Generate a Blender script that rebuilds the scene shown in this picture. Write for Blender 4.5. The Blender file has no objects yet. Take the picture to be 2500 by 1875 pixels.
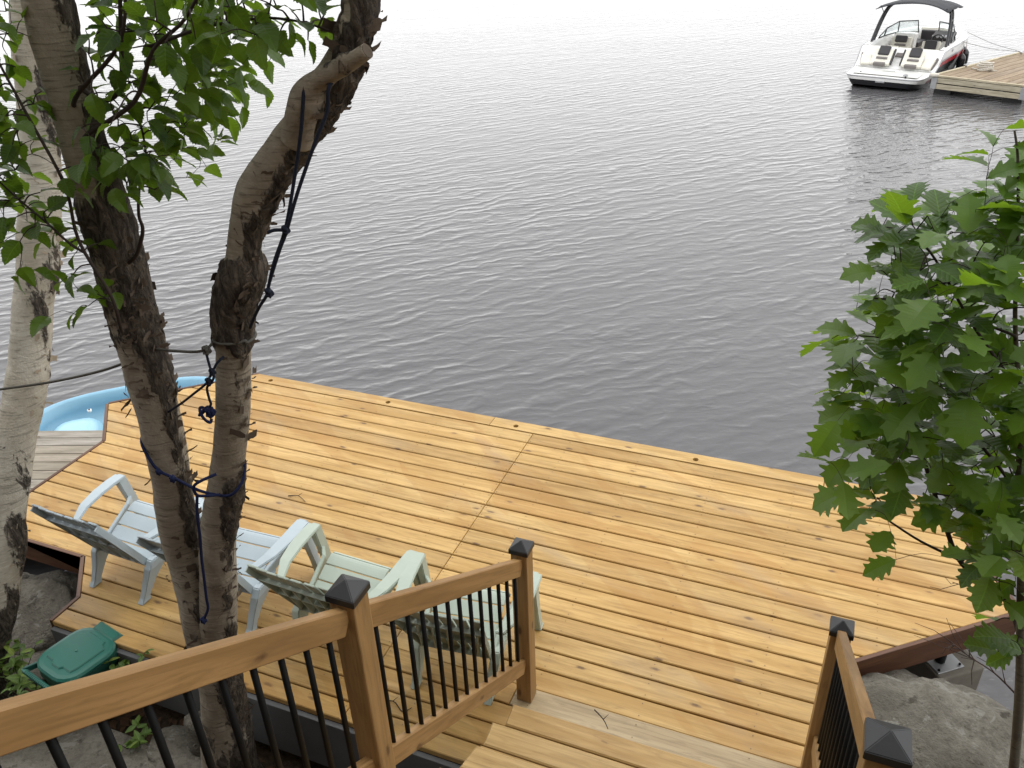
import bpy, bmesh, math, random
from mathutils import Vector, Matrix, noise
import numpy as np

sc = bpy.context.scene
COL = sc.collection
rnd = random.Random(7)

# ------------------------------------------------------------------ camera
cam_d = bpy.data.cameras.new("camera")
cam_d.sensor_width = 36.0
cam_d.lens = 2023.39 / 2500 * 36.0
cam_d.clip_start = 0.05
cam_d.clip_end = 3000
cam = bpy.data.objects.new("camera", cam_d)
COL.objects.link(cam)
_R = (0.928787, 0.369103, -0.033433); _U = (-0.155936, 0.47103, 0.868225); _B = (0.336212, -0.801183, 0.495043)
cam.matrix_world = Matrix(((_R[0], _U[0], _B[0], 0), (_R[1], _U[1], _B[1], 0), (_R[2], _U[2], _B[2], 3.8632), (0, 0, 0, 1)))
sc.camera = cam

# ------------------------------------------------------------------ sky (overcast) and sun
SUN_EL, SUN_AZ = math.radians(64), math.radians(35)
world = bpy.data.worlds.new("World"); sc.world = world; world.use_nodes = True
nt = world.node_tree; nt.nodes.clear()
wo = nt.nodes.new("ShaderNodeOutputWorld"); bg = nt.nodes.new("ShaderNodeBackground")
sky = nt.nodes.new("ShaderNodeTexSky"); sky.sky_type = 'NISHITA'; sky.sun_disc = False
sky.sun_elevation = SUN_EL; sky.sun_rotation = SUN_AZ; sky.air_density = 1.0; sky.dust_density = 3.0; sky.ozone_density = 1.0
hs = nt.nodes.new("ShaderNodeHueSaturation"); hs.inputs['Saturation'].default_value = 0.10
mx = nt.nodes.new("ShaderNodeMix"); mx.data_type = 'RGBA'; mx.inputs['Factor'].default_value = 0.88
# even cloud cover over the clear sky, a little brighter overhead than at the horizon
_tc = nt.nodes.new("ShaderNodeTexCoord"); _sx = nt.nodes.new("ShaderNodeSeparateXYZ"); nt.links.new(_tc.outputs['Generated'], _sx.inputs[0])
_cr = nt.nodes.new("ShaderNodeMapRange"); nt.links.new(_sx.outputs[2], _cr.inputs['Value']); _cr.inputs['To Min'].default_value = 20.0; _cr.inputs['To Max'].default_value = 23.0
_cc = nt.nodes.new("ShaderNodeCombineColor")
for _k in range(3): nt.links.new(_cr.outputs['Result'], _cc.inputs[_k])
nt.links.new(_cc.outputs[0], mx.inputs['B'])
nt.links.new(sky.outputs[0], hs.inputs['Color']); nt.links.new(hs.outputs[0], mx.inputs['A'])
nt.links.new(mx.outputs['Result'], bg.inputs['Color']); bg.inputs['Strength'].default_value = 0.10
nt.links.new(bg.outputs[0], wo.inputs['Surface'])
sun_d = bpy.data.lights.new("sun", 'SUN'); sun_d.energy = 0.7; sun_d.angle = math.radians(25); sun_d.color = (1, .97, .92)
sun = bpy.data.objects.new("sun", sun_d); COL.objects.link(sun)
_sd = Vector((math.sin(SUN_AZ) * math.cos(SUN_EL), math.cos(SUN_AZ) * math.cos(SUN_EL), math.sin(SUN_EL)))
sun.rotation_euler = (-_sd).to_track_quat('-Z', 'Y').to_euler()
sun.location = _sd * 60
sc.view_settings.view_transform = 'Standard'; sc.view_settings.look = 'None'
sc.view_settings.exposure = 0.0; sc.view_settings.gamma = 1.0; sc.view_settings.use_curve_mapping = False
sc.render.engine = 'CYCLES'
sc.cycles.use_denoising = True
sc.cycles.max_bounces = 8; sc.cycles.diffuse_bounces = 4; sc.cycles.glossy_bounces = 4; sc.cycles.transmission_bounces = 6; sc.cycles.transparent_max_bounces = 8

# ------------------------------------------------------------------ node helper
class NT:
    def __init__(s, name):
        s.m = bpy.data.materials.new(name); s.m.use_nodes = True
        s.t = s.m.node_tree; s.t.nodes.clear()
        s.out = s.n("ShaderNodeOutputMaterial")
    def n(s, typ, **kw):
        nd = s.t.nodes.new(typ)
        for k, v in kw.items():
            if hasattr(nd, k): setattr(nd, k, v)
            else: s.set(nd, k, v)
        return nd
    def set(s, nd, k, v):
        i = nd.inputs[k]
        if hasattr(v, 'is_output') or isinstance(v, bpy.types.NodeSocket): s.t.links.new(v, i)
        else: i.default_value = v
    def obj(s): return s.n("ShaderNodeTexCoord").outputs['Object']
    def gen(s): return s.n("ShaderNodeTexCoord").outputs['Generated']
    def rand(s): return s.n("ShaderNodeObjectInfo").outputs['Random']
    def math(s, op, a, b=0.5, c=None, clamp=False):
        nd = s.n("ShaderNodeMath", operation=op, use_clamp=clamp); s.set(nd, 0, a); s.set(nd, 1, b)
        if c is not None: s.set(nd, 2, c)
        return nd.outputs[0]
    def map(s, v, sca=(1, 1, 1), rot=(0, 0, 0), loc=(0, 0, 0)):
        nd = s.n("ShaderNodeMapping"); s.set(nd, 'Vector', v)
        nd.inputs['Scale'].default_value = sca; nd.inputs['Rotation'].default_value = rot; nd.inputs['Location'].default_value = loc
        return nd.outputs[0]
    def tmap(s, v, sca, deg):          # rotate first, then stretch: sca in metres
        nd = s.n("ShaderNodeMapping", vector_type='TEXTURE'); s.set(nd, 'Vector', v)
        nd.inputs['Scale'].default_value = sca; nd.inputs['Rotation'].default_value = (0, 0, math.radians(deg)); return nd.outputs[0]
    def vadd(s, a, b):
        nd = s.n("ShaderNodeVectorMath", operation='ADD'); s.set(nd, 0, a); s.set(nd, 1, b); return nd.outputs[0]
    def rvec(s, k=40.0):
        c = s.n("ShaderNodeCombineXYZ"); r = s.rand()
        for i, q in enumerate((k, k * 1.7, k * .6)): s.set(c, i, s.math('MULTIPLY', r, q))
        return c.outputs[0]
    def noise(s, v, scale, detail=4, rough=.55, dist=0.0):
        nd = s.n("ShaderNodeTexNoise"); s.set(nd, 'Vector', v); s.set(nd, 'Scale', scale); s.set(nd, 'Detail', detail)
        s.set(nd, 'Roughness', rough); s.set(nd, 'Distortion', dist); return nd.outputs['Fac']
    def vor(s, v, scale, feat='F1', out='Distance', rnd=1.0):
        nd = s.n("ShaderNodeTexVoronoi", feature=feat); s.set(nd, 'Vector', v); s.set(nd, 'Scale', scale); s.set(nd, 'Randomness', rnd)
        return nd.outputs[out]
    def ramp(s, f, *stops, interp='LINEAR'):
        nd = s.n("ShaderNodeValToRGB"); s.set(nd, 'Fac', f); e = nd.color_ramp.elements; nd.color_ramp.interpolation = interp
        for i, (p, c) in enumerate(stops):
            if i < 2: el = e[i]; el.position = p
            else: el = e.new(p)
            el.color = (c, c, c, 1) if isinstance(c, (int, float)) else (*c, 1)
        return nd.outputs['Color']
    def mix(s, f, a, b, mode='MIX'):
        nd = s.n("ShaderNodeMix", data_type='RGBA', blend_type=mode)
        s.set(nd, 'Factor', f)
        for k, v in (('A', a), ('B', b)):
            if isinstance(v, tuple): v = (*v, 1)
            s.set(nd, k, v)
        return nd.outputs['Result']
    def bump(s, h, strength=.3, dist=.01, normal=None):
        nd = s.n("ShaderNodeBump"); s.set(nd, 'Height', h); s.set(nd, 'Strength', strength); s.set(nd, 'Distance', dist)
        if normal is not None: s.set(nd, 'Normal', normal)
        return nd.outputs[0]
    def bsdf(s, col, rough=.5, normal=None, spec=.5, **kw):
        nd = s.n("ShaderNodeBsdfPrincipled")
        s.set(nd, 'Base Color', (*col, 1) if isinstance(col, tuple) else col); s.set(nd, 'Roughness', rough)
        s.set(nd, 'Specular IOR Level', spec)
        if normal is not None: s.set(nd, 'Normal', normal)
        for k, v in kw.items(): s.set(nd, k.replace('_', ' '), v)
        return nd.outputs[0]
    def done(s, sh): s.t.links.new(sh, s.out.inputs['Surface']); return s.m

# ------------------------------------------------------------------ materials
def wood(name, light, dark, knot=(.10, .05, .02), var=.16, patches=False, rough=.5, grain=.5, knots=1.0, endcol=None):
    m = NT(name); o = m.vadd(m.obj(), m.rvec())
    sp = m.n("ShaderNodeSeparateXYZ"); m.set(sp, 0, o); cx = m.n("ShaderNodeCombineXYZ"); m.set(cx, 0, sp.outputs[0]); m.set(cx, 1, m.math('ADD', sp.outputs[1], sp.outputs[2]))
    o2 = cx.outputs[0]
    g1 = m.noise(m.map(o2, (2.6, 62, 1)), 1.0, 5, .6, .5)
    g2 = m.noise(m.map(o2, (1.0, 9, 1)), 1.0, 4, .55, 1.0)
    g3 = m.noise(m.map(o2, (3.5, 24, 1)), 1.0, 4, .6, 1.4)
    col = m.mix(m.ramp(g2, (.34, 0.0), (.64, 1.0)), tuple(c * 1.08 for c in light), dark)
    col = m.mix(m.math('MULTIPLY', m.ramp(g3, (.52, 0.0), (.70, 1.0)), grain), col, tuple(c * .66 for c in dark))
    col = m.mix(m.math('MULTIPLY', m.ramp(g1, (.45, 0.0), (.70, 1.0)), grain), col, tuple(c * .60 for c in dark))
    # knots: small dark eyes drawn out along the grain, with a paler flare round them
    kv = m.map(o2, (4.4, 11.5, 1))
    d = m.vor(kv, 1.0); cell = m.vor(kv, 1.0, out='Color')
    sel = m.math('GREATER_THAN', m.n("ShaderNodeSeparateColor", Color=cell).outputs[0], .50)
    halo = m.math('MULTIPLY', m.ramp(d, (.0, 1.0), (.34, 0.0)), sel)
    wob = m.noise(m.map(o, (30, 60, 60)), 1.0, 2)
    core = m.math('MULTIPLY', m.ramp(m.math('ADD', d, m.math('MULTIPLY', m.math('SUBTRACT', wob, .5), .16)), (.07, 1.0), (.17, 0.0)), sel)
    col = m.mix(m.math('MULTIPLY', halo, .42 * knots), col, tuple(c * .72 for c in dark))
    col = m.mix(m.math('MULTIPLY', core, .85 * knots), col, knot)
    if patches:       # uneven stain: amber lap marks that cross the boards at a slant
        w = m.obj()
        p = m.noise(m.tmap(w, (1.5, .42, 1), -38), 1.0, 3, .5, .7)
        col = m.mix(m.math('MULTIPLY', m.ramp(p, (.535, 0.0), (.555, 1.0), (.66, 1.0), (.70, 0.0)), .32), col, (dark[0] * .86, dark[1] * .72, dark[2] * .52))
        gsh = m.noise(m.tmap(w, (1.1, .30, 1), -20), 1.0, 4, .55, .3)
        col = m.mix(m.math('MULTIPLY', m.ramp(gsh, (.56, 0.0), (.72, 1.0)), .35), col, (.27, .21, .145))
    r = m.rand()
    tint = m.ramp(r, (0, (1 - var * 1.15, 1 - var * 1.3, 1 - var * 1.6)), (.25, (1, .97, .92)), (.5, (1 + var * .25, 1 + var * .3, 1 + var * .35)), (.75, (1 - var * .45, 1 - var * .4, 1 - var * .3)), (1, (1 - var * .2, 1 - var * .45, 1 - var * .9)))
    col = m.mix(1.0, col, tint, 'MULTIPLY')
    h = m.math('ADD', m.math('MULTIPLY', g1, .6), m.math('MULTIPLY', core, -.6))
    rr = m.ramp(g2, (.3, rough - .08), (.7, rough + .1))
    return m.done(m.bsdf(col, rr, m.bump(h, .25, .004), .35))

M = {}
M['deck'] = wood('stained_cedar', (.485, .317, .117), (.385, .229, .070), patches=True)
M['rail'] = wood('railing_cedar', (.305, .183, .076), (.225, .126, .046), var=.08, grain=.5, knots=1.15)  # base colour darkened to stand in for shade on the near railing faces
M['tread'] = wood('tread_cedar', (.45, .305, .128), (.365, .228, .083), var=.12)
M['newboard'] = wood('fresh_plain_board', (.40, .315, .19), (.33, .25, .145), var=.02, knots=0.0, grain=.6)
M['fascia'] = wood('red_brown_fascia', (.115, .052, .026), (.07, .03, .016), var=.08, knots=.3)
M['greywood'] = wood('weathered_grey_planks', (.32, .29, .25), (.23, .205, .165), knot=(.12, .10, .08), var=.16, rough=.8, grain=.6)
M['dockwood'] = wood('weathered_dock_planks', (.29, .225, .16), (.22, .165, .11), knot=(.12, .09, .06), var=.2, rough=.8, grain=.4)
M['dockframe'] = wood('silvered_dock_frame', (.52, .47, .36), (.36, .32, .23), knot=(.12, .10, .08), var=.1, rough=.8)
M['joist'] = wood('joist_timber', (.23, .15, .08), (.15, .095, .05), var=.1)

def plain(name, col, rough=.5, spec=.5, nz=0.0, nscale=8, bump=0.0, **kw):
    m = NT(name); o = m.vadd(m.obj(), m.rvec(9))
    c = (*col, 1)
    if nz: 
        f = m.noise(o, nscale, 5, .6)
        c = m.mix(f, tuple(max(0, v * (1 - nz)) for v in col), tuple(v * (1 + nz) for v in col))
    else: c = col
    n = m.bump(m.noise(o, nscale * 6, 3), bump, .003) if bump else None
    return m.done(m.bsdf(c, rough, n, spec, **kw))
M['black'] = plain('black_powder_coat', (.006, .006, .006), .55, .12, .3, 20, .05)
M['cap'] = plain('charcoal_post_cap', (.012, .0125, .0145), .42, .45, .25, 10, .1)
M['blue_plastic'] = plain('pale_blue_plastic', (.365, .430, .465), .42, .4, .10, 6, .04)
M['green_plastic'] = plain('sage_green_plastic', (.355, .410, .350), .45, .4, .12, 6, .05)
M['bin'] = plain('teal_green_bin_plastic', (.010, .100, .074), .38, .5, .18, 7, .05)
M['bin_dark'] = plain('dark_green_bin_plastic', (.008, .06, .045), .45, .4, .2, 9)
M['pedal'] = plain('sky_blue_hull_plastic', (.17, .35, .48), .35, .5, .08, 4)
M['pedal_light'] = plain('pale_blue_hull_plastic', (.27, .48, .60), .35, .5, .06, 4)
M['pedal_dark'] = plain('dark_teal_well', (.05, .13, .15), .5, .4, .2, 9)
M['metal'] = plain('galvanised_steel', (.42, .43, .44), .42, .5, .2, 12, .05, Metallic=.75)
M['concrete'] = plain('rough_concrete', (.16, .145, .12), .9, .2, .3, 14, .5)
M['darkgrey'] = plain('dark_grey_skirt', (.115, .118, .122), .75, .3, .25, 5, .1)
M['screw'] = plain('stained_screw_head', (.16, .10, .05), .6, .3)
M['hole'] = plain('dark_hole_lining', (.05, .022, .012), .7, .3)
M['rope_blue'] = plain('navy_braided_rope', (.010, .015, .052), .8, .2, .5, 90, .6)
M['rope_dark'] = plain('dark_braided_rope', (.013, .017, .03), .8, .2, .5, 90, .6)
M['rope_grey'] = plain('grey_brown_rope', (.085, .08, .068), .85, .2, .4, 90, .6)
M['rope_white'] = plain('white_dock_rope', (.55, .52, .46), .85, .2, .3, 60, .5)
# boat
M['gel'] = plain('white_gelcoat', (.80, .80, .79), .18, .5, .02, 3)
M['gelgrey'] = plain('light_grey_nonskid', (.58, .58, .56), .6, .3, .05, 30)
M['gelblack'] = plain('black_gelcoat', (.012, .012, .014), .2, .5)
M['gelred'] = plain('red_gelcoat', (.46, .022, .03), .2, .5)
M['gelsilver'] = plain('silver_gelcoat', (.40, .40, .42), .3, .5)
M['cream'] = plain('cream_vinyl', (.70, .68, .60), .5, .4, .06, 5)
M['darkvinyl'] = plain('charcoal_vinyl', (.035, .033, .036), .5, .4, .15, 8)
M['greyvinyl'] = plain('grey_vinyl_trim', (.17, .155, .15), .5, .4, .15, 8)
M['canvas'] = plain('dark_grey_canvas', (.035, .037, .042), .8, .3, .25, 9, .2)
M['tube'] = plain('black_tower_tube', (.014, .015, .018), .3, .5)
M['carpet'] = plain('beige_boat_floor', (.42, .38, .33), .9, .2, .1, 30)
_g = NT('windshield_glass'); _mixs = _g.n("ShaderNodeMixShader")
_g.set(_mixs, 0, .22); _g.t.links.new(_g.n("ShaderNodeBsdfTransparent", Color=(.80, .86, .86, 1)).outputs[0], _mixs.inputs[1])
_g.t.links.new(_g.n("ShaderNodeBsdfGlossy", Roughness=.05).outputs[0], _mixs.inputs[2]); M['glass'] = _g.done(_mixs.outputs[0])

def bark(name, pale, tan, dark, plate, use_mask=True):
    m = NT(name); o = m.vadd(m.obj(), m.rvec(3))
    lent = m.noise(m.map(o, (9, 9, 95)), 1.0, 4, .6, .3)
    band = m.noise(m.map(o, (2.5, 2.5, 14)), 1.0, 5, .65, .4)
    big = m.noise(m.map(o, (4, 4, 2.2)), 1.0, 5, .62, .5)
    fine = m.noise(o, 70, 5, .65)
    edge = m.noise(m.map(o, (26, 26, 12)), 1.0, 6, .7, .6)
    col = m.mix(m.ramp(big, (.36, 0.0), (.60, 1.0)), pale, tan)
    col = m.mix(m.math('MULTIPLY', m.ramp(band, (.50, 0.0), (.68, 1.0)), .38), col, tuple(c * .62 for c in tan))
    col = m.mix(m.math('MULTIPLY', m.ramp(lent, (.56, 0.0), (.65, 1.0)), .6), col, tuple(c * .40 for c in tan))
    col = m.mix(m.math('MULTIPLY', m.ramp(lent, (.33, 1.0), (.42, 0.0)), .35), col, tuple(min(1, c * 1.35) for c in pale))
    if use_mask: at = m.n("ShaderNodeAttribute", attribute_name='rough').outputs['Fac']
    else: at = m.math('MULTIPLY', big, .55)
    rough_area = m.ramp(m.math('ADD', at, m.math('MULTIPLY', m.math('SUBTRACT', edge, .5), 1.1)), (.47, 0.0), (.56, 1.0))
    crack = m.noise(m.map(o, (34, 34, 11)), 1.0, 6, .68, .8)
    rc = m.mix(m.ramp(crack, (.40, 0.0), (.62, 1.0)), dark, m.mix(fine, tuple(c * .5 for c in plate), tuple(c * 1.5 for c in plate)))
    col = m.mix(rough_area, col, rc)
    h = m.math('ADD', m.math('ADD', m.math('MULTIPLY', lent, .2), m.math('MULTIPLY', m.math('MULTIPLY', rough_area, m.ramp(crack, (.38, 0.0), (.62, 1.0))), 1.0)), m.math('MULTIPLY', fine, .45))
    return m.done(m.bsdf(col, .85, m.bump(h, 1.0, .012), .2))
M['bark_tan'] = bark('tan_birch_bark', (.335, .298, .236), (.220, .186, .140), (.034, .027, .021), (.145, .120, .094))
M['bark_pale'] = bark('pale_birch_bark', (.46, .43, .365), (.33, .30, .24), (.035, .03, .025), (.16, .135, .11))
M['bark_oak'] = bark('grey_oak_bark', (.13, .115, .085), (.08, .068, .05), (.02, .016, .012), (.08, .065, .05), False)
M['bark_flake'] = plain('peeling_bark_flake', (.095, .073, .054), .9, .2, .5, 30, .4)
M['bark_flake_pale'] = plain('pale_peeling_bark', (.30, .25, .185), .9, .2, .4, 30, .4)
M['twig'] = plain('dark_twig_bark', (.035, .024, .019), .8, .3, .3, 40)
M['deadtwig'] = plain('bare_dead_twig', (.075, .055, .05), .85, .2, .3, 40)

def leafmat(name, a, b, trans, veins=True):
    m = NT(name); r = m.rand(); o = m.obj()
    col = m.ramp(r, (0, a), (.5, tuple(x * .7 + y * .3 for x, y in zip(a, b))), (.82, b), (1, (b[0] * 1.6, b[1] * 1.3, b[2])))
    nz = m.noise(o, 40, 3)
    col = m.mix(m.math('MULTIPLY', nz, .35), col, tuple(x * .55 for x in a))
    hgt = nz
    if veins:
        sp = m.n("ShaderNodeSeparateXYZ"); m.set(sp, 0, o); ay = m.math('ABSOLUTE', sp.outputs[1], 0)
        side = m.math('ABSOLUTE', m.math('SINE', m.math('MULTIPLY', m.math('SUBTRACT', sp.outputs[0], m.math('MULTIPLY', ay, .75)), 22.0), 0), 0)
        v = m.math('MAXIMUM', m.ramp(side, (.0, 1.0), (.16, 0.0)), m.ramp(ay, (.010, 1.0), (.022, 0.0)))
        col = m.mix(m.math('MULTIPLY', v, .35), col, tuple(min(1, x * 2.2) for x in b))
        hgt = m.math('ADD', m.math('MULTIPLY', side, 1.2), nz)
    p = m.bsdf(col, .42, m.bump(hgt, .35, .004), .45)
    tr = m.n("ShaderNodeBsdfTranslucent"); m.set(tr, 'Color', m.mix(.6, col, trans, 'MIX'))
    mixs = m.n("ShaderNodeMixShader"); m.set(mixs, 0, .48); m.t.links.new(p, mixs.inputs[1]); m.t.links.new(tr.outputs[0], mixs.inputs[2])
    return m.done(mixs.outputs[0])
M['birch_leaf'] = leafmat('birch_leaf', (.026, .066, .012), (.068, .140, .018), (.20, .33, .015))
M['birch_leaf_plain'] = leafmat('birch_leaf_massed', (.026, .066, .012), (.068, .140, .018), (.20, .33, .015), False)
M['oak_leaf'] = leafmat('oak_leaf', (.028, .078, .014), (.100, .200, .022), (.28, .45, .02))
M['oak_leaf_plain'] = leafmat('oak_leaf_massed', (.024, .066, .013), (.090, .185, .020), (.26, .42, .02), False)
M['shrub_leaf'] = leafmat('shrub_leaf', (.08, .15, .03), (.16, .25, .05), (.30, .40, .05))
M['dead_leaf'] = plain('dead_leaf', (.085, .048, .028), .9, .2, .6, 20)

def rockmat():
    m = NT('granite'); o = m.vadd(m.obj(), m.rvec(11))
    a = m.noise(o, 2.2, 6, .65, .4); b = m.noise(o, 24, 8, .75); c = m.vor(o, 60); l = m.noise(o, 4.5, 7, .7, 1.2)
    col = m.ramp(a, (.3, (.085, .078, .063)), (.52, (.165, .152, .126)), (.75, (.26, .245, .21)))
    col = m.mix(m.math('MULTIPLY', m.ramp(b, (.46, 0.0), (.60, 1.0)), .5), col, (.075, .067, .054))
    col = m.mix(m.math('MULTIPLY', m.ramp(l, (.58, 0.0), (.61, 1.0)), .5), col, (.27, .27, .24))      # lichen
    col = m.mix(m.math('MULTIPLY', m.ramp(m.noise(o, 9, 6, .7), (.60, 0.0), (.66, 1.0)), .7), col, (.035, .03, .022))
    h = m.math('ADD', m.math('MULTIPLY', a, 1.2), m.math('ADD', m.math('MULTIPLY', b, .6), m.math('MULTIPLY', c, .15)))
    return m.done(m.bsdf(col, .9, m.bump(h, 1.0, .045), .2))
M['rock'] = rockmat()
def soilmat():
    m = NT('soil'); o = m.obj()
    a = m.noise(o, 3, 6, .65); b = m.noise(o, 40, 6, .7)
    col = m.mix(m.ramp(b, (.3, 0.0), (.7, 1.0)), (.022, .015, .010), (.085, .058, .036))
    col = m.mix(m.math('MULTIPLY', m.ramp(a, (.5, 0.0), (.7, 1.0)), .5), col, (.12, .10, .07))
    return m.done(m.bsdf(col, .95, m.bump(b, .8, .03), .1))
M['soil'] = soilmat()
def watermat():
    m = NT('lake_water'); o = m.obj()
    warp = m.n("ShaderNodeTexNoise"); m.set(warp, 'Vector', o); m.set(warp, 'Scale', .55); m.set(warp, 'Detail', 2)
    wv = m.n("ShaderNodeVectorMath", operation='MULTIPLY_ADD'); m.set(wv, 0, warp.outputs['Color']); m.set(wv, 1, (.9, .9, 0)); m.set(wv, 2, o)
    v = wv.outputs[0]
    def train(lam, deg, amp, phase_size, phase_amt, mod_size, seed):
        t = m.n("ShaderNodeSeparateXYZ"); m.set(t, 0, m.tmap(o, (lam, lam, 1), deg))
        ov = m.map(o, (1, 1, 1), (0, 0, 0), (seed, seed * 1.7, 0))
        ph = m.noise(m.tmap(ov, phase_size, deg), 1.0, 3, .5, .2)
        md = m.ramp(m.noise(m.tmap(ov, mod_size, deg + 4), 1.0, 2, .5), (.30, .08), (.68, 1.0))
        sn = m.math('SINE', m.math('ADD', m.math('MULTIPLY', t.outputs[1], 6.2832), m.math('MULTIPLY', ph, phase_amt)), 0)
        cr = m.math('POWER', m.math('MULTIPLY', m.math('ADD', sn, 1.0), .5), 1.7)      # sharper crests, flatter troughs
        return m.math('MULTIPLY', m.math('MULTIPLY', cr, md), amp)
    w1 = train(.34, 50, .0165, (.85, .65, 1), 17.0, (.50, .42, 1), 3.0)
    w2 = train(.20, 32, .0072, (.5, .40, 1), 15.0, (.34, .30, 1), 11.0)
    a = m.noise(m.tmap(o, (1.3, .7, 1), 44), 1.0, 2, .45, .2)
    c = m.noise(m.tmap(o, (.24, .085, 1), 30), 1.0, 3, .55, .4)
    gust = m.ramp(m.noise(m.tmap(o, (7, 4, 1), 30), 1.0, 3, .55), (.36, .5), (.64, 1.15))
    h = m.math('ADD', m.math('MULTIPLY', a, .026), m.math('MULTIPLY', m.math('ADD', m.math('ADD', w1, w2), m.math('MULTIPLY', c, .0085)), gust))
    n = m.bump(h, 1.0, 1.0)
    return m.done(m.bsdf((.086, .084, .088), .03, n, .5, IOR=1.333))
M['water'] = watermat()

# ------------------------------------------------------------------ object helpers
def tag(o, label=None, cat=None, group=None, kind=None):
    if label: o['label'] = label
    if cat: o['category'] = cat
    if group: o['group'] = group
    if kind: o['kind'] = kind
    return o
def thing(name, label, cat, loc=(0, 0, 0), rotz=0, group=None):
    o = bpy.data.objects.new(name, None); o.empty_display_size = .1; COL.objects.link(o)
    o.location = loc; o.rotation_euler = (0, 0, rotz)
    return tag(o, label, cat, group)
def link(name, me, parent=None, mw=None, local=False):
    """a mesh object; built in world coordinates unless local"""
    o = bpy.data.objects.new(name, me); COL.objects.link(o)
    if parent is not None:
        o.parent = parent
        if not local:
            inv = Matrix.Identity(4); p = parent
            chain = []
            while p is not None: chain.append(p); p = p.parent
            for p in chain:          # world -> parent space
                pass
            w = Matrix.Identity(4)
            for p in reversed(chain):
                w = w @ p.matrix_parent_inverse @ Matrix.LocRotScale(p.location, p.rotation_euler, p.scale)
            o.matrix_parent_inverse = w.inverted()
    if mw is not None:
        l, r, s = mw.decompose(); o.rotation_mode = 'XYZ'; o.location = l; o.rotation_euler = r.to_euler(); o.scale = s
    return o
def mk(name, verts, faces, mat, smooth=False):
    me = bpy.data.meshes.new(name); me.from_pydata([tuple(v) for v in verts], [], [tuple(f) for f in faces])
    if mat is not None: me.materials.append(M[mat] if isinstance(mat, str) else mat)
    if smooth: me.shade_smooth()
    me.update(); return me
def solid(name, verts, faces, mat, parent=None, smooth=False, local=False):
    return link(name, mk(name, verts, faces, mat, smooth), parent, None, local)

def inset(poly, d):
    n = len(poly); out = []
    for i in range(n):
        p0, p1, p2 = Vector(poly[i - 1]), Vector(poly[i]), Vector(poly[(i + 1) % n])
        e1 = (p1 - p0); e2 = (p2 - p1)
        if e1.length < 1e-6 or e2.length < 1e-6: out.append(tuple(p1)); continue
        e1.normalize(); e2.normalize()
        n1 = Vector((-e1.y, e1.x)); n2 = Vector((-e2.y, e2.x)); b = n1 + n2
        k = b.dot(n1)
        out.append(tuple(p1 + b * (d / max(k, .3))))
    return out
def ccw(poly):
    a = sum(poly[i - 1][0] * poly[i][1] - poly[i][0] * poly[i - 1][1] for i in range(len(poly)))
    return poly if a > 0 else poly[::-1]
def prism_vf(poly, z0, z1, ch=.004, chb=0.0):
    poly = ccw([tuple(p) for p in poly]); n = len(poly)
    rings = [([(*p, z0) for p in (inset(poly, chb) if chb else poly)])]
    if chb: rings.append([(*p, z0 + chb) for p in poly])
    rings.append([(*p, z1 - ch) for p in poly]); 
    if ch: rings.append([(*p, z1) for p in inset(poly, ch)])
    v = [q for r in rings for q in r]; f = [tuple(range(n - 1, -1, -1))]
    for k in range(len(rings) - 1):
        for i in range(n):
            j = (i + 1) % n; f.append((k * n + i, k * n + j, (k + 1) * n + j, (k + 1) * n + i))
    f.append(tuple(range((len(rings) - 1) * n, len(rings) * n)))
    return v, f
def prism(name, poly, z0, z1, mat, parent=None, ch=.004, local=False, chb=0.0):
    v, f = prism_vf(poly, z0, z1, ch, chb); return solid(name, v, f, mat, parent, False, local)
_bc = {}
def boxmesh(name, lx, ly, lz, mat, ch=.003):
    key = (name, round(lx, 4), round(ly, 4), round(lz, 4), mat, ch)
    if key not in _bc:
        bm = bmesh.new(); bmesh.ops.create_cube(bm, size=1)
        for v in bm.verts: v.co = Vector((v.co.x * lx, v.co.y * ly, v.co.z * lz))
        if ch: bmesh.ops.bevel(bm, geom=bm.edges[:], offset=ch, segments=2 if ch > .004 else 1, affect='EDGES', profile=.5)
        me = bpy.data.meshes.new(name); bm.to_mesh(me); bm.free(); me.materials.append(M[mat]); _bc[key] = me
    return _bc[key]
def frame(A, B, up=(0, 0, 1)):
    A, B = Vector(A), Vector(B); x = (B - A).normalized(); u = Vector(up)
    if abs(x.dot(u)) > .98: u = Vector((0, 1, 0))
    y = u.cross(x).normalized(); z = x.cross(y)
    m = Matrix((x, y, z)).transposed().to_4x4(); m.translation = (A + B) / 2; return m
def bar(name, A, B, w, h, mat, parent=None, ch=.003, up=(0, 0, 1), local=False):
    L = (Vector(B) - Vector(A)).length
    return link(name, boxmesh(name, L, w, h, mat, ch), parent, frame(A, B, up), local)
def box(name, c, s, mat, parent=None, ch=.003, rotz=0, local=False):
    mw = Matrix.Translation(c) @ Matrix.Rotation(rotz, 4, 'Z')
    return link(name, boxmesh(name, *s, mat, ch), parent, mw, local)
def smoothpts(pts, n=6):
    P = [Vector(p) for p in pts]
    if len(P) < 3: return P
    out = []
    for i in range(len(P) - 1):
        p0 = P[max(i - 1, 0)]; p1 = P[i]; p2 = P[i + 1]; p3 = P[min(i + 2, len(P) - 1)]
        for k in range(n):
            t = k / n
            out.append(.5 * ((2 * p1) + (p2 - p0) * t + (2 * p0 - 5 * p1 + 4 * p2 - p3) * t * t + (3 * p1 - p0 - 3 * p2 + p3) * t ** 3))
    out.append(P[-1]); return out
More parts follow.
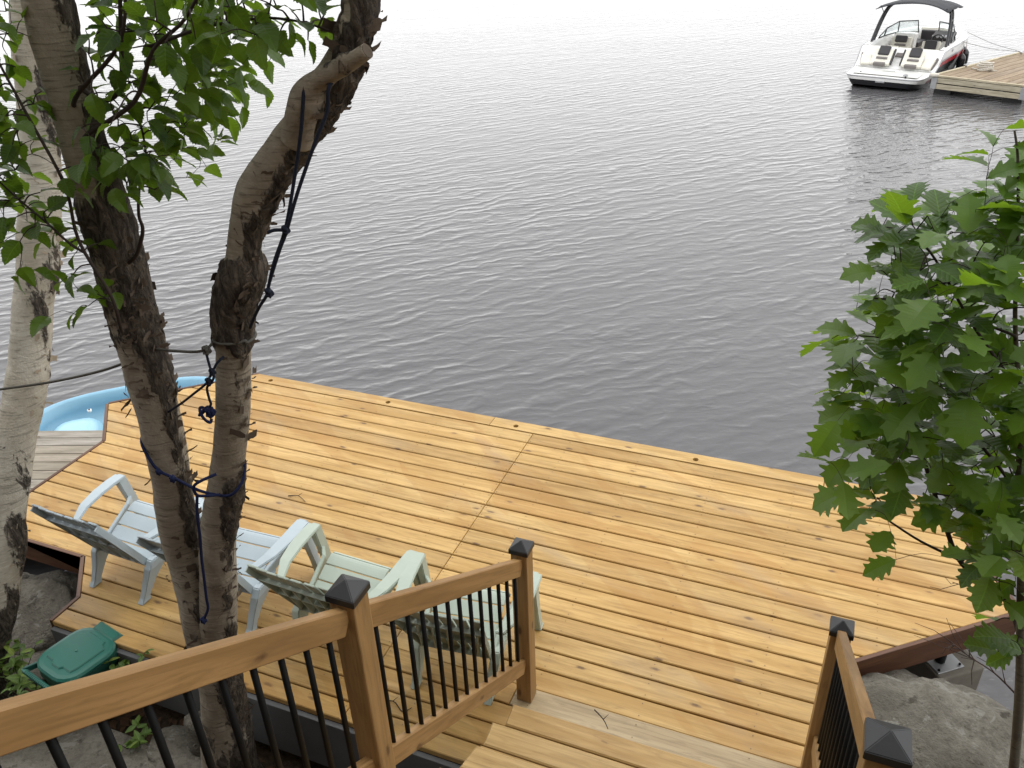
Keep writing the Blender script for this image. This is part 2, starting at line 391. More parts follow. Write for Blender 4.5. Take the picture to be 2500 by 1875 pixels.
def tube_vf(pts, rad, seg=8, cap=True, base=0):
    pts = [Vector(p) for p in pts]; n = len(pts)
    rads = [rad] * n if isinstance(rad, (int, float)) else list(rad)
    if len(rads) != n: rads = [np.interp(i / (n - 1), np.linspace(0, 1, len(rads)), rads) for i in range(n)]
    t = (pts[1] - pts[0]).normalized(); u = Vector((0, 0, 1)) if abs(t.z) < .9 else Vector((1, 0, 0))
    x = u.cross(t).normalized(); v = []; f = []
    for i, p in enumerate(pts):
        t = (pts[min(i + 1, n - 1)] - pts[max(i - 1, 0)])
        t = t.normalized() if t.length > 1e-9 else Vector((0, 0, 1))
        x = (x - t * x.dot(t)).normalized(); y = t.cross(x)
        for k in range(seg):
            a = 2 * math.pi * k / seg; v.append(p + (x * math.cos(a) + y * math.sin(a)) * rads[i])
    for i in range(n - 1):
        for k in range(seg):
            l = (k + 1) % seg; f.append((base + i * seg + k, base + i * seg + l, base + (i + 1) * seg + l, base + (i + 1) * seg + k))
    if cap: f.append(tuple(base + k for k in range(seg - 1, -1, -1))); f.append(tuple(base + (n - 1) * seg + k for k in range(seg)))
    return v, f
def tube(name, pts, rad, mat, parent=None, seg=8, smooth=0, local=False):
    if smooth: pts = smoothpts(pts, smooth)
    v, f = tube_vf(pts, rad, seg); return solid(name, v, f, mat, parent, True, local)
class MB:
    def __init__(s): s.v = []; s.f = []
    def add(s, v, f):
        b = len(s.v); s.v += [tuple(q) for q in v]; s.f += [tuple(i + b for i in q) for q in f]; return s
    def tube(s, pts, rad, seg=6, smooth=0):
        if smooth: pts = smoothpts(pts, smooth)
        return s.add(*tube_vf(pts, rad, seg))
    def prism(s, *a, **k): return s.add(*prism_vf(*a, **k))
    def box(s, c, sz):
        x, y, z = [q / 2 for q in sz]
        v = [(c[0] + i * x, c[1] + j * y, c[2] + l * z) for i in (-1, 1) for j in (-1, 1) for l in (-1, 1)]
        return s.add(v, [(0, 1, 3, 2), (4, 6, 7, 5), (0, 4, 5, 1), (2, 3, 7, 6), (0, 2, 6, 4), (1, 5, 7, 3)])
    def bar(s, A, B, w, h, up=(0, 0, 1)):
        m = frame(A, B, up); L = (Vector(B) - Vector(A)).length / 2
        v = [m @ Vector((i * L, j * w / 2, l * h / 2)) for i in (-1, 1) for j in (-1, 1) for l in (-1, 1)]
        return s.add(v, [(0, 1, 3, 2), (4, 6, 7, 5), (0, 4, 5, 1), (2, 3, 7, 6), (0, 2, 6, 4), (1, 5, 7, 3)])
    def build(s, name, mat, parent=None, smooth=False, local=False): return solid(name, s.v, s.f, mat, parent, smooth, local)

def clip(poly, a, b, c):
    """keep a*x+b*y>=c"""
    out = []
    for i in range(len(poly)):
        p, q = poly[i - 1], poly[i]; dp = a * p[0] + b * p[1] - c; dq = a * q[0] + b * q[1] - c
        if (dp >= 0) != (dq >= 0):
            t = dp / (dp - dq); out.append((p[0] + t * (q[0] - p[0]), p[1] + t * (q[1] - p[1])))
        if dq >= 0: out.append(q)
    r = []
    for p in out:
        if not r or (abs(p[0] - r[-1][0]) + abs(p[1] - r[-1][1])) > 1e-4: r.append(p)
    if len(r) > 1 and (abs(r[0][0] - r[-1][0]) + abs(r[0][1] - r[-1][1])) < 1e-4: r.pop()
    return r

# ================================================================== WATER AND GROUND
ZW = -1.0
wv = [(-600, -2, ZW), (600, -2, ZW), (600, 1500, ZW), (-600, 1500, ZW)]
tag(solid('water', wv, [(0, 1, 2, 3)], 'water'), 'grey rippled lake water', kind='structure')

def ground_z(x, y):
    z = -.58 + .78 * max(0, 1.9 - y) if y < 1.9 else -.58
    if y < -1.2: z = -.58 + .78 * 3.1 + .25 * (-1.2 - y)
    edge = 2.75 if x < .3 else 2.75 + 1.0 * min(1, (x - .3) / .5)
    if y > edge: z -= (y - edge) * .9
    z += .06 * noise.noise(Vector((x * 1.3, y * 1.3, 3))) + .03 * noise.noise(Vector((x * 5, y * 5, 9)))
    return max(z, -2.2)
gv = []; gf = []; NX, NY = 110, 90
xs = np.concatenate([np.linspace(-60, -9, 12), np.linspace(-8.5, 5, NX - 24), np.linspace(5.5, 60, 12)])
ys = np.concatenate([np.linspace(-40, -3, 12), np.linspace(-2.6, 5.2, NY - 12)])
for y in ys:
    for x in xs: gv.append((x, y, ground_z(x, y)))
for j in range(len(ys) - 1):
    for i in range(len(xs) - 1): a = j * len(xs) + i; gf.append((a, a + 1, a + 1 + len(xs), a + len(xs)))
tag(solid('ground', gv, gf, 'soil', smooth=True), 'dark soil bank sloping down to the lake', kind='structure')
# ================================================================== DECK
deck = thing('lakeside_deck', 'large honey-stained cedar deck at the water edge', 'deck', (-2.1, 4.0, 0))
OUT = [(-5.06, 5.652), (-6.07, 4.72), (-5.61, 4.22), (-5.61, 3.018), (-4.60, 3.018), (-4.30, 2.69), (-4.30, 2.46), (.40, 2.46), (.41, 3.0), (.45, 3.84), (1.41, 4.615), (.933, 5.652)]
OUT = ccw(OUT)
Y0, PITCH, SEAM = 5.5205, .147, -2.139
GAP = .011
def row_poly(ya, yb, xa=-9, xb=9):
    p = clip(OUT, 0, 1, ya); p = clip(p, 0, -1, -yb); p = clip(p, 1, 0, xa); p = clip(p, -1, 0, -xb); return p
hole_x = [-4.87, -3.577, -2.319, -.771]
def plank_with_holes(poly, z0, z1, holes, r, parent):
    bm = bmesh.new(); edges = []
    def loop(pts):
        vs = [bm.verts.new((*p, z1)) for p in pts]
        for i in range(len(vs)): edges.append(bm.edges.new((vs[i - 1], vs[i])))
        return vs
    loop(ccw(poly))
    for hx in holes: loop([(hx + r * math.cos(a * math.pi / 10), 5.577 + r * math.sin(a * math.pi / 10)) for a in range(20)])
    res = bmesh.ops.triangle_fill(bm, use_beauty=True, use_dissolve=False, edges=edges, normal=(0, 0, 1))
    faces = [g for g in res['geom'] if isinstance(g, bmesh.types.BMFace)]
    ext = bmesh.ops.extrude_face_region(bm, geom=faces)
    for g in ext['geom']:
        if isinstance(g, bmesh.types.BMVert): g.co.z = z0
    bmesh.ops.recalc_face_normals(bm, faces=bm.faces[:])
    me = bpy.data.meshes.new('plank'); bm.to_mesh(me); bm.free(); me.materials.append(M['deck'])
    return link('plank', me, parent)
front = [(-9, -2.5475), (-2.5425, .2), (.205, 9)]
for xa, xb in front:
    p = row_poly(Y0 + .003, 5.652, xa, xb); hs_ = [h for h in hole_x if xa < h < xb]
    if hs_: plank_with_holes(p, -.036, .003, hs_, .0235, deck)
    else: prism('plank', p, -.036, .003, 'deck', deck)
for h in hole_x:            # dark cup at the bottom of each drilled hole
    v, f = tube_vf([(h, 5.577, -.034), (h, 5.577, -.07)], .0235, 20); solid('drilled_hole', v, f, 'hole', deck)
for kk in range(21):
    ya, yb = Y0 - PITCH * (kk + 1) + GAP / 2, Y0 - PITCH * kk - GAP / 2
    if kk == 16: ya -= GAP / 2 - .001
    if kk == 17: yb += GAP / 2 - .0005
    if kk == 20: ya = 2.46
    if yb - ya < .02: continue
    segs = [(-9, SEAM - .002), (SEAM + .002, 9)]
    for xa, xb in segs:
        if kk == 17 and xa > -3:   # the fresh grey-brown board at the foot of the steps, butted to the stained one
            segs2 = [(SEAM + .002, -1.30), (-1.297, 9)]
            prism('plank', row_poly(ya, yb, *segs2[0]), -.038, rnd.uniform(-.001, .001), 'deck', deck)
            tag(prism('plank', row_poly(ya, yb, *segs2[1]), -.038, -.001, 'newboard', deck, ch=.002), 'unstained grey-brown deck plank at the foot of the steps')
            continue
        p = row_poly(ya, yb, xa, xb)
        if len(p) >= 3: prism('plank', p, -.038, rnd.uniform(-.0012, .0012), 'deck', deck, ch=.005)
sm_ = MB()          # screw heads, two to a board over every joist
for kk in range(21):
    for jx in list(np.arange(-5.4, 1.0, .6)) + [SEAM - .02, SEAM + .02]:
        for off in (.03, .115):
            yy = Y0 - PITCH * kk - off - .004
            if not (min(p[0] for p in row_poly(yy - .01, yy + .01) or [(9, 0)]) + .05 < jx < max(p[0] for p in row_poly(yy - .01, yy + .01) or [(-9, 0)]) - .05): continue
            sm_.add([(jx + .0038 * math.cos(a * 1.0472) + rnd.uniform(-.0005, .0005), yy + .0038 * math.sin(a * 1.0472), .0016) for a in range(6)], [(0, 1, 2, 3, 4, 5)])
tag(sm_.build('screw_heads', 'screw', deck), kind='stuff')
# fascia boards round the edge (top edge shows as a red-brown line) and joists below
def fascia(A, B, mat='fascia', h=.19, t=.026, top=.004, name='fascia_board'):
    A = Vector((*A, 0)); B = Vector((*B, 0)); d = (B - A).normalized(); nrm = Vector((d.y, -d.x, 0))   # outside of a ccw outline
    off = nrm * (t / 2 + .001); z = top - h / 2
    return bar(name, A + off + Vector((0, 0, z)), B + off + Vector((0, 0, z)), t, h, mat, deck, .002)
for i in range(len(OUT)):
    A, B = OUT[i - 1], OUT[i]
    if abs(A[1] - 5.652) < .01 and abs(B[1] - 5.652) < .01: fascia(A, B, 'fascia', .19, .026, -.04)
    elif abs(A[1] - 2.46) < .01 and abs(B[1] - 2.46) < .01: fascia(A, B, 'darkgrey', .40, .03, -.042, 'skirt_board')
    else: fascia(A, B)
for jx in np.arange(-5.4, 1.0, .6):
    p = row_poly(2.5, 5.62, jx - .02, jx + .02)
    if len(p) >= 3: prism('joist', p, -.20, -.0395, 'joist', deck, 0)
for (px_, py_) in ((-4.4, 5.3), (-2.1, 5.3), (.2, 5.3), (-5.2, 4.2), (-2.1, 4.0), (-.2, 3.6)):
    bar('support_post', (px_, py_, -1.9), (px_, py_, -.2), .12, .12, 'joist', deck)

# ================================================================== STEPS
steps = thing('deck_steps', 'open cedar steps climbing from the deck between the two railings', 'steps', (-.5, 2.4, 0))
RISE, RUN = .18, .27
for n in range(1, 12):
    z = RISE * n; yf = 2.752 - RUN * (n - 1)
    for q in range(2):
        b = yf - q * .142; a = b - .134
        x0 = -1.213 - .008 * q - rnd.uniform(0, .02); x1 = .285 + rnd.uniform(0, .01)
        poly = [(x0 + .012, a), (x1, a), (x1, b), (x0 + (.04 if (n == 3 and q == 0) else .004), b)]
        prism('tread_board', poly, z - .038, z, 'tread', steps, .007)
for sx in (-1.12, -.48, .19):
    zl = lambda y: (2.482 - y) * (RISE / RUN) + .142 - .125
    bar('stringer', (sx, 2.36, zl(2.36)), (sx, -.15, zl(-.15)), .04, .19, 'rail', steps, .003)
# upper landing where the steps end, behind the viewpoint
for q in range(14):
    y1 = 2.752 - RUN * 11 - .147 * q
    prism('landing_board', [(-3.2, y1 - .139), (2.6, y1 - .139), (2.6, y1), (-3.2, y1)], 2.122, 2.16, 'tread', steps, .005)

# ================================================================== RAILINGS
def pyramid_cap(name, c, w, h, parent):
    x, y, z = c; r = w / 2
    v = [(x - r, y - r, z - .028), (x + r, y - r, z - .028), (x + r, y + r, z - .028), (x - r, y + r, z - .028),
         (x - r, y - r, z), (x + r, y - r, z), (x + r, y + r, z), (x - r, y + r, z), (x, y, z + h)]
    f = [(3, 2, 1, 0), (0, 1, 5, 4), (1, 2, 6, 5), (2, 3, 7, 6), (3, 0, 4, 7), (4, 5, 8), (5, 6, 8), (6, 7, 8), (7, 4, 8)]
    me = mk(name, v, f, 'cap')
    bm = bmesh.new(); bm.from_mesh(me); bmesh.ops.bevel(bm, geom=bm.edges[:], offset=.0022, segments=2, affect='EDGES'); bm.to_mesh(me); bm.free()
    return link(name, me, parent)
def railing(name, label, xc, posts, top_of, sections):
    base = posts[0]
    t = thing(name, label, 'railing', (xc, base[0], base[1]))
    for (py_, z0, z1) in posts:
        p_ = link('post', boxmesh('post', z1 - z0, .088, .088, 'rail', .006), t, frame((xc, py_, z0), (xc, py_, z1)))
        pyramid_cap('post_cap', (xc, py_, z1 + .004), .102, .034, t)
    for (ya, yb, ytops) in sections:       # ya lower end, yb upper end
        for nm, off, hh in (('top_rail', 0.0, .089), ('bottom_rail', -.705, .089)):
            A = Vector((xc, ya, top_of(ya) + off)); B = Vector((xc, yb, top_of(yb) + off))
            bar(nm, A, B, .038, hh, 'rail', t, .004)
        for yy in ytops:
            z1 = top_of(yy) - .045; z0 = top_of(yy) - .705 + .03
            v, f = tube_vf([(0, 0, 0), (0, 0, 1)], .0095, 10)
            o = solid('baluster', [(a, b, c * (z1 - z0)) for a, b, c in v], f, 'black', t, True)
            o.location = (xc, yy, z0)
    return t
tl = lambda y: 1.037 + (2.866 - y) * .6975 - .003       # centre line of the left top rail
railing('stair_railing', 'near left stair railing with three posts, black balusters and pyramid caps', -1.2265,
        [(2.963, .0, 1.10), (1.555, .75, 2.075), (.16, 1.75, 3.05)], tl,
        [(2.917, 1.601, [2.859 - .0995 * i for i in range(13)]), (1.509, .206, [1.426 - .1015 * i for i in range(12)])])
tr_ = lambda y: 1.03 + (2.93 - y) * .6975 - .01
railing('stair_railing', 'right stair railing by the boulder with black balusters and pyramid caps', .294,
        [(2.995, .0, 1.045), (1.475, .75, 2.16)], tr_,
        [(2.949, 1.521, [2.86 - .0995 * i for i in range(13)])])
# ================================================================== TREES
def sstep(x, a, b): t = min(1, max(0, (x - a) / (b - a))); return t * t * (3 - 2 * t)
def trunk_vf(pts, rads, seg=44, n=13, amp=.10, seed=0, bias=None):
    """bias(z, angle): how far the bark has turned rough and plated there"""
    P = smoothpts(pts, n); rr = [np.interp(i / (len(P) - 1), np.linspace(0, 1, len(rads)), rads) for i in range(len(P))]
    v, f = tube_vf(P, rr, seg); nv = []; mask = []
    for i, q in enumerate(v):
        c = P[i // seg]; d = Vector(q) - c; an = math.atan2(d.y, d.x)
        w = noise.fractal(Vector((q.x * 7 + seed, q.y * 7, q.z * 3.0)), 1.0, 2.0, 4) * amp
        bb = (bias(q.z, an) if bias else 0) + .55 * noise.fractal(Vector((q.x * 6 + seed * 3, q.y * 6, q.z * 2.2)), 1.0, 2.0, 3)
        mk_ = min(1, max(0, .5 + bb)); k = sstep(mk_, .4, .65)
        rid = 1 - abs(noise.noise(Vector((q.x * 30 + seed, q.y * 30, q.z * 11)))) * 2
        hf = noise.noise(Vector((q.x * 75, q.y * 75 + seed, q.z * 45)))
        nv.append(c + d * (1 + w) + d.normalized() * k * (.007 + .008 * rid + .004 * hf)); mask.append(mk_)
    return nv, f, P, rr, mask
def trunk(name, T, mat, parent, label=None):
    o = solid(name, T[0], T[1], mat, parent, True)
    at = o.data.attributes.new('rough', 'FLOAT', 'POINT'); at.data.foreach_set('value', list(T[4]) + [0] * (len(o.data.vertices) - len(T[4])))
    return tag(o, label) if label else o
def flakes(P, rr, count, seed, zr=(0, 1), size=(.022, .062), side=None):
    """curled, half-detached strips of bark standing off the trunk"""
    R = random.Random(seed); mb = MB()
    for _ in range(count):
        u = R.uniform(*zr) * (len(P) - 2); i = int(u); c = P[i].lerp(P[i + 1], u - i); t = (P[i + 1] - P[i]).normalized(); r = rr[i]
        x = t.orthogonal().normalized(); y = t.cross(x)
        # angle, by default biased towards the ragged side
        a = R.uniform(0, 2 * math.pi) if side is None or R.random() < .18 else side + R.gauss(0, .42)
        dirv = lambda an: Vector((math.cos(an), math.sin(an), 0))
        def onring(an, rad):
            d = dirv(an); d = (d - t * d.dot(t)).normalized(); return d * rad
        L = R.uniform(*size); H = R.choice((R.uniform(.004, .016), R.uniform(.004, .016), R.uniform(.015, .045))); arc = L / r; curl = R.uniform(.15, .95); sgn = R.choice((-1, 1))
        tz = R.uniform(-.4, .4); rows = 5; vs = []
        for k in range(rows):
            s = k / (rows - 1); an = a + sgn * arc * s * .7; lift = r * .97 + .004 + curl * L * s * s * .75 + .003
            for e in (-1, 1):
                hh = H * (1 - .5 * s * R.random())
                vs.append(c + onring(an, lift) + t * (e * hh / 2 + tz * L * s + R.uniform(-.004, .004)))
        mb.add(vs, [(2 * k, 2 * k + 1, 2 * k + 3, 2 * k + 2) for k in range(rows - 1)])
    return mb

# --- the twin-trunked birch in the middle
birch = thing('birch_tree', 'twin-trunked birch with peeling brown bark standing between the chairs and the railing', 'tree', (-2.70, 2.2, -.55))
YB = 2.2
LT = [(-2.83, YB, -.72), (-2.78, YB, -.35), (-2.716, YB, .022), (-2.675, YB, .308), (-2.655, YB, .709), (-2.645, YB, 1.012), (-2.645, YB, 1.289), (-2.62, YB, 1.50), (-2.585, YB, 1.72), (-2.557, YB, 1.96), (-2.547, YB, 2.2), (-2.545, YB, 2.42), (-2.535, YB, 2.68), (-2.531, YB, 2.909), (-2.535, YB, 3.116), (-2.53, YB, 3.31), (-2.536, YB, 3.492), (-2.521, YB, 3.75), (-2.50, YB, 4.6), (-2.45, YB, 5.8)]
LR = [.19, .145, .125, .112, .108, .092, .087, .086, .086, .090, .090, .086, .082, .086, .076, .075, .075, .073, .06, .04]
RT = [(-2.70, YB, .30), (-2.60, YB, .716), (-2.50, YB, 1.04), (-2.43, YB, 1.34), (-2.357, YB, 1.567), (-2.281, YB, 1.759), (-2.188, YB, 2.008), (-2.119, YB, 2.234), (-2.071, YB, 2.44), (-2.024, YB, 2.632), (-1.945, YB, 2.78), (-1.92, YB, 2.87), (-1.881, YB, 2.97), (-1.819, YB, 3.072), (-1.733, YB, 3.17), (-1.643, YB, 3.264), (-1.548, YB, 3.353), (-1.468, YB, 3.437), (-1.408, YB, 3.516), (-1.366, YB, 3.591), (-1.33, YB, 3.70), (-1.28, YB, 4.3), (-1.2, YB, 5.3)]
RR = [.08, .095, .088, .082, .078, .070, .067, .066, .065, .070, .074, .058, .060, .068, .067, .061, .061, .056, .050, .046, .043, .038, .028]
def bias_l(z, an):
    side = .5 + .5 * math.cos(an - .1)           # ragged on the side towards the other trunk
    return -.50 + .62 * sstep(side, .75, 1.0) + .70 * sstep(z, 2.05, 2.5) * (1 - sstep(z, 2.95, 3.15)) + .35 * (1 - sstep(z, .9, 1.2)) * sstep(side, .2, .9)
def bias_r(z, an):
    side = .5 + .5 * math.cos(an + .25)
    return -.52 + .62 * sstep(side, .72, 1.0) + .85 * sstep(z, 2.40, 2.55) * (1 - sstep(z, 2.80, 2.88)) + .55 * sstep(z, 3.28, 3.5) + .3 * sstep(z, 3.0, 3.2) * sstep(side, .4, .8)
TL = trunk_vf(LT, LR, seed=1, bias=bias_l); LP, Lr = TL[2], TL[3]
trunk('trunk', TL, 'bark_tan', birch, 'left trunk, straight, dark brown towards the top')
TR = trunk_vf(RT, RR, seed=5, bias=bias_r); RP, Rr = TR[2], TR[3]
trunk('trunk', TR, 'bark_tan', birch, 'right trunk that bends out over the lake')
TS = trunk_vf([(-1.60, 2.17, 3.27), (-1.52, 2.13, 3.40), (-1.46, 2.115, 3.458), (-1.37, 2.105, 3.495), (-1.272, 2.10, 3.545)], [.05, .05, .030, .025, .022], seg=20, seed=9, bias=lambda z, a: -.3); SP = TS[2]
stub = trunk('cut_branch', TS, 'bark_tan', birch, 'sawn-off branch stub on the right trunk')
d_ = (SP[-1] - SP[-3]).normalized(); v, f = tube_vf([SP[-1] - d_ * .002, SP[-1] + d_ * .0015], .020, 16); solid('cut_face', v, f, 'bark_flake', stub)
mb = flakes(LP, Lr, 240, 3, (.12, .66), side=0.2); mb.add(*(lambda q: (q.v, q.f))(flakes(RP, Rr, 240, 4, (.08, .95), side=-.2)))
mb.add(*(lambda q: (q.v, q.f))(flakes(LP, Lr, 60, 14, (.10, .30), (.02, .055)))); mb.add(*(lambda q: (q.v, q.f))(flakes(LP, Lr, 70, 15, (.52, .70), (.02, .06), side=-.6)))
tag(mb.build('peeling_bark', 'bark_flake', birch), kind='stuff')
# --- the pale birch at the left edge, leaning out to the lake
pale = thing('birch_tree', 'pale single-trunked birch leaning at the left edge over the rocks', 'tree', (-4.72, 2.12, -.55))
PT = [(-4.74, 2.06, -.75), (-4.66, 2.2, -.15), (-4.55, 2.36, 0.244), (-4.535, 2.579, 0.672), (-4.504, 2.80, 1.13), (-4.488, 2.952, 1.39), (-4.473, 3.075, 1.64), (-4.458, 3.179, 1.90), (-4.435, 3.27, 2.10), (-4.427, 3.371, 2.349), (-4.412, 3.487, 2.652), (-4.396, 3.559, 2.955), (-4.381, 3.60, 3.22), (-4.365, 3.65, 3.45), (-4.33, 3.75, 3.8), (-4.2, 4.0, 5.0)]
PR = [.17, .13, .118, .108, .110, .120, .114, .110, .116, .115, .108, .100, .090, .086, .08, .06]
TP = trunk_vf(PT, PR, seed=21, amp=.07, bias=lambda z, a: -.40 + .22 * (1 - sstep(z, .3, 1.0)) + .28 * sstep(.5 + .5 * math.cos(a - .1), .8, 1)); PP, Pr = TP[2], TP[3]
trunk('trunk', TP, 'bark_pale', pale)
mb = flakes(PP, Pr, 80, 31, (.08, .95), (.02, .06), side=.2)
tag(mb.build('peeling_bark', 'bark_flake_pale', pale), kind='stuff')

# ------------------------------------------------------------------ leaves
def leaf_mesh(name, outline, mat, fold=.22, droop=.25, wave=.05, seed=0):
    """outline: (t along the midrib 0..1, half width) pairs; a folded, drooping blade of two halves"""
    R = random.Random(seed); v = []; f = []; n = len(outline)
    def zz(t, w): return -droop * t * t + fold * abs(w) + wave * math.sin(7 * t + seed) * (abs(w) * 3)
    for (t, w, tm) in outline: v.append((tm, 0, zz(tm, 0)))
    for s in (1, -1):
        b = len(v)
        for (t, w, tm) in outline:
            ww = w * (1 + R.uniform(-.07, .07)); v.append((t, s * ww, zz(t, ww)))
        for i in range(n - 1):
            q = (i, i + 1, b + i + 1, b + i) if s < 0 else (i, b + i, b + i + 1, i + 1)
            f.append(q)
    return mk(name, v, f, mat)
def birch_outline():
    o = [(0, 0, 0)]; N = 9
    for i in range(1, N):
        t = i / N; w = .40 * math.sin(math.pi * t ** .72) ** .9 * (1 - .15 * t)
        o.append((t + .045, w * 1.06, t)); o.append((t + .035, w * .90, t + .04))
    o.append((1, 0, 1)); return o
def oak_outline():
    # lobed, bristle-toothed blade
    pts = [(0, 0, 0), (.06, .05, .08), (.12, .14, .15), (.22, .21, .20), (.22, .165, .24), (.30, .23, .31), (.40, .36, .36), (.46, .355, .40), (.45, .24, .45), (.52, .27, .51), (.64, .42, .55), (.69, .36, .60), (.68, .235, .66), (.75, .24, .72), (.87, .30, .78), (.87, .17, .84), (.94, .12, .92), (1.03, 0, 1)]
    return pts
BL = [leaf_mesh('leaf', birch_outline(), 'birch_leaf', .30, .22 + .12 * i, .06, i) for i in range(4)]
OL = [leaf_mesh('leaf', [(t, w * 1.12, tm) for t, w, tm in oak_outline()], 'oak_leaf', .20, .06 + .11 * i, .02, i + 3) for i in range(4)]

def in_poly(x, z, poly):
    c = False
    for i in range(len(poly)):
        (x1, z1), (x2, z2) = poly[i - 1], poly[i]
        if (z1 > z) != (z2 > z) and x < (x2 - x1) * (z - z1) / (z2 - z1) + x1: c = not c
    return c
def grow(tree, branches, clusters, meshes, lsize, twigmat, seed, plainmat='birch_leaf_plain', pet=.35, leafdir=None, flat=.5, zlim=(-.75, .55)):
    """branches: main limbs (pts, radii). clusters: (polygon in x,z, y centre, y spread, count).
    Leaves are spread through each cluster and joined to the limbs by a growing web of twigs."""
    R = random.Random(seed); nodes = []; tw = MB()
    for pts, rad in branches:
        P = smoothpts(pts, 5); tube('branch', P, rad, twigmat, tree, 8)
        nodes += [(p, 0) for p in P]
    spots = []
    for poly, yc, ys, cnt, mind in clusters:
        xs_ = [p[0] for p in poly]; zs_ = [p[1] for p in poly]; got = 0; tries = 0
        while got < cnt and tries < 6000:
            tries += 1; x, z = R.uniform(min(xs_), max(xs_)), R.uniform(min(zs_), max(zs_))
            if not in_poly(x, z, poly): continue
            y = yc + R.gauss(0, ys); q = Vector((x, y, z))
            if any((q - s).length < mind for s in spots): continue
            spots.append(q); got += 1
    remaining = spots[:]; nleaf = 0; extra = MB(); order = {tuple(q): i for i, q in enumerate(spots)}
    near = [min(((q - n[0]).length + n[1] * .02, j) for j, n in enumerate(nodes)) for q in remaining]
    def add_node(p, l):
        nodes.append((p, l)); j = len(nodes) - 1
        for i, q in enumerate(remaining):
            dd = (q - p).length + l * .02
            if dd < near[i][0]: near[i] = (dd, j)
    while remaining:            # nearest-first attachment
        i = min(range(len(near)), key=near.__getitem__); (dist, j) = near.pop(i); q = remaining.pop(i); n0, lv_ = nodes[j]
        d = q - n0
        mid = n0.lerp(q, .5) + Vector((0, 0, .12 * d.length)) + Vector((R.gauss(0, .06), R.gauss(0, .06), R.gauss(0, .04))) * d.length
        pts = smoothpts([n0, mid, q], 4)
        r0 = max(.0011, .0034 - .0007 * lv_); tw.tube(pts, [r0, r0 * .55], 5)
        add_node(mid, lv_ + 1); add_node(q, lv_ + 1)
        # leaf leaves the twig end
        out = d.normalized() + Vector((R.gauss(0, .55), R.gauss(0, .55), R.gauss(0, .25)))
        if leafdir: out += Vector(leafdir) * .55
        out.z = max(min(out.z, zlim[1]), zlim[0]) - .10; out.normalize()
        up = Vector((R.gauss(0, flat), R.gauss(0, flat), 1)).normalized()
        y_ = up.cross(out).normalized(); z_ = out.cross(y_)
        L = R.uniform(*lsize)
        m = Matrix((out, y_, z_)).transposed().to_4x4(); m.translation = q
        m = m @ Matrix.Diagonal((L, L * R.uniform(.85, 1.12), L, 1))
        mi = R.randrange(len(meshes)); nleaf += 1
        if nleaf <= 295: link('leaf', meshes[mi], tree, m)
        else: extra.add([m @ vv.co for vv in meshes[mi].vertices], [tuple(pp.vertices) for pp in meshes[mi].polygons])
    tag(tw.build('twig', twigmat, tree, True), kind='stuff')
    if extra.v: tag(extra.build('further_leaves', plainmat, tree), kind='stuff')

PA = [(-2.36, 3.70), (-2.08, 3.72), (-1.83, 3.70), (-1.88, 3.60), (-1.86, 3.50), (-1.93, 3.42), (-2.04, 3.32), (-2.14, 3.24), (-2.2, 3.13), (-2.27, 3.03), (-2.35, 3.04), (-2.44, 3.12), (-2.40, 3.38), (-2.39, 3.54)]
PTp = [(-1.86, 3.72), (-1.42, 3.72), (-1.44, 3.61), (-1.50, 3.55), (-1.6, 3.58), (-1.7, 3.60), (-1.82, 3.56)]
PB = [(-2.70, 3.70), (-2.50, 3.70), (-2.53, 3.53), (-2.60, 3.42), (-2.53, 3.36), (-2.53, 3.28), (-2.63, 3.17), (-2.78, 2.98), (-2.88, 2.92), (-2.85, 3.3)]
PB4 = [(-3.0, 3.72), (-2.58, 3.72), (-2.62, 3.50), (-2.72, 3.30), (-2.66, 3.20), (-2.80, 3.02), (-3.0, 3.0)]
PB2 = [(-2.80, 3.09), (-2.65, 3.06), (-2.54, 3.02), (-2.40, 2.87), (-2.42, 2.70), (-2.53, 2.58), (-2.58, 2.73), (-2.75, 2.85), (-2.85, 2.93)]
PB3 = [(-2.38, 3.22), (-2.24, 3.26), (-2.12, 3.24), (-2.10, 3.18), (-2.16, 3.10), (-2.28, 3.11)]
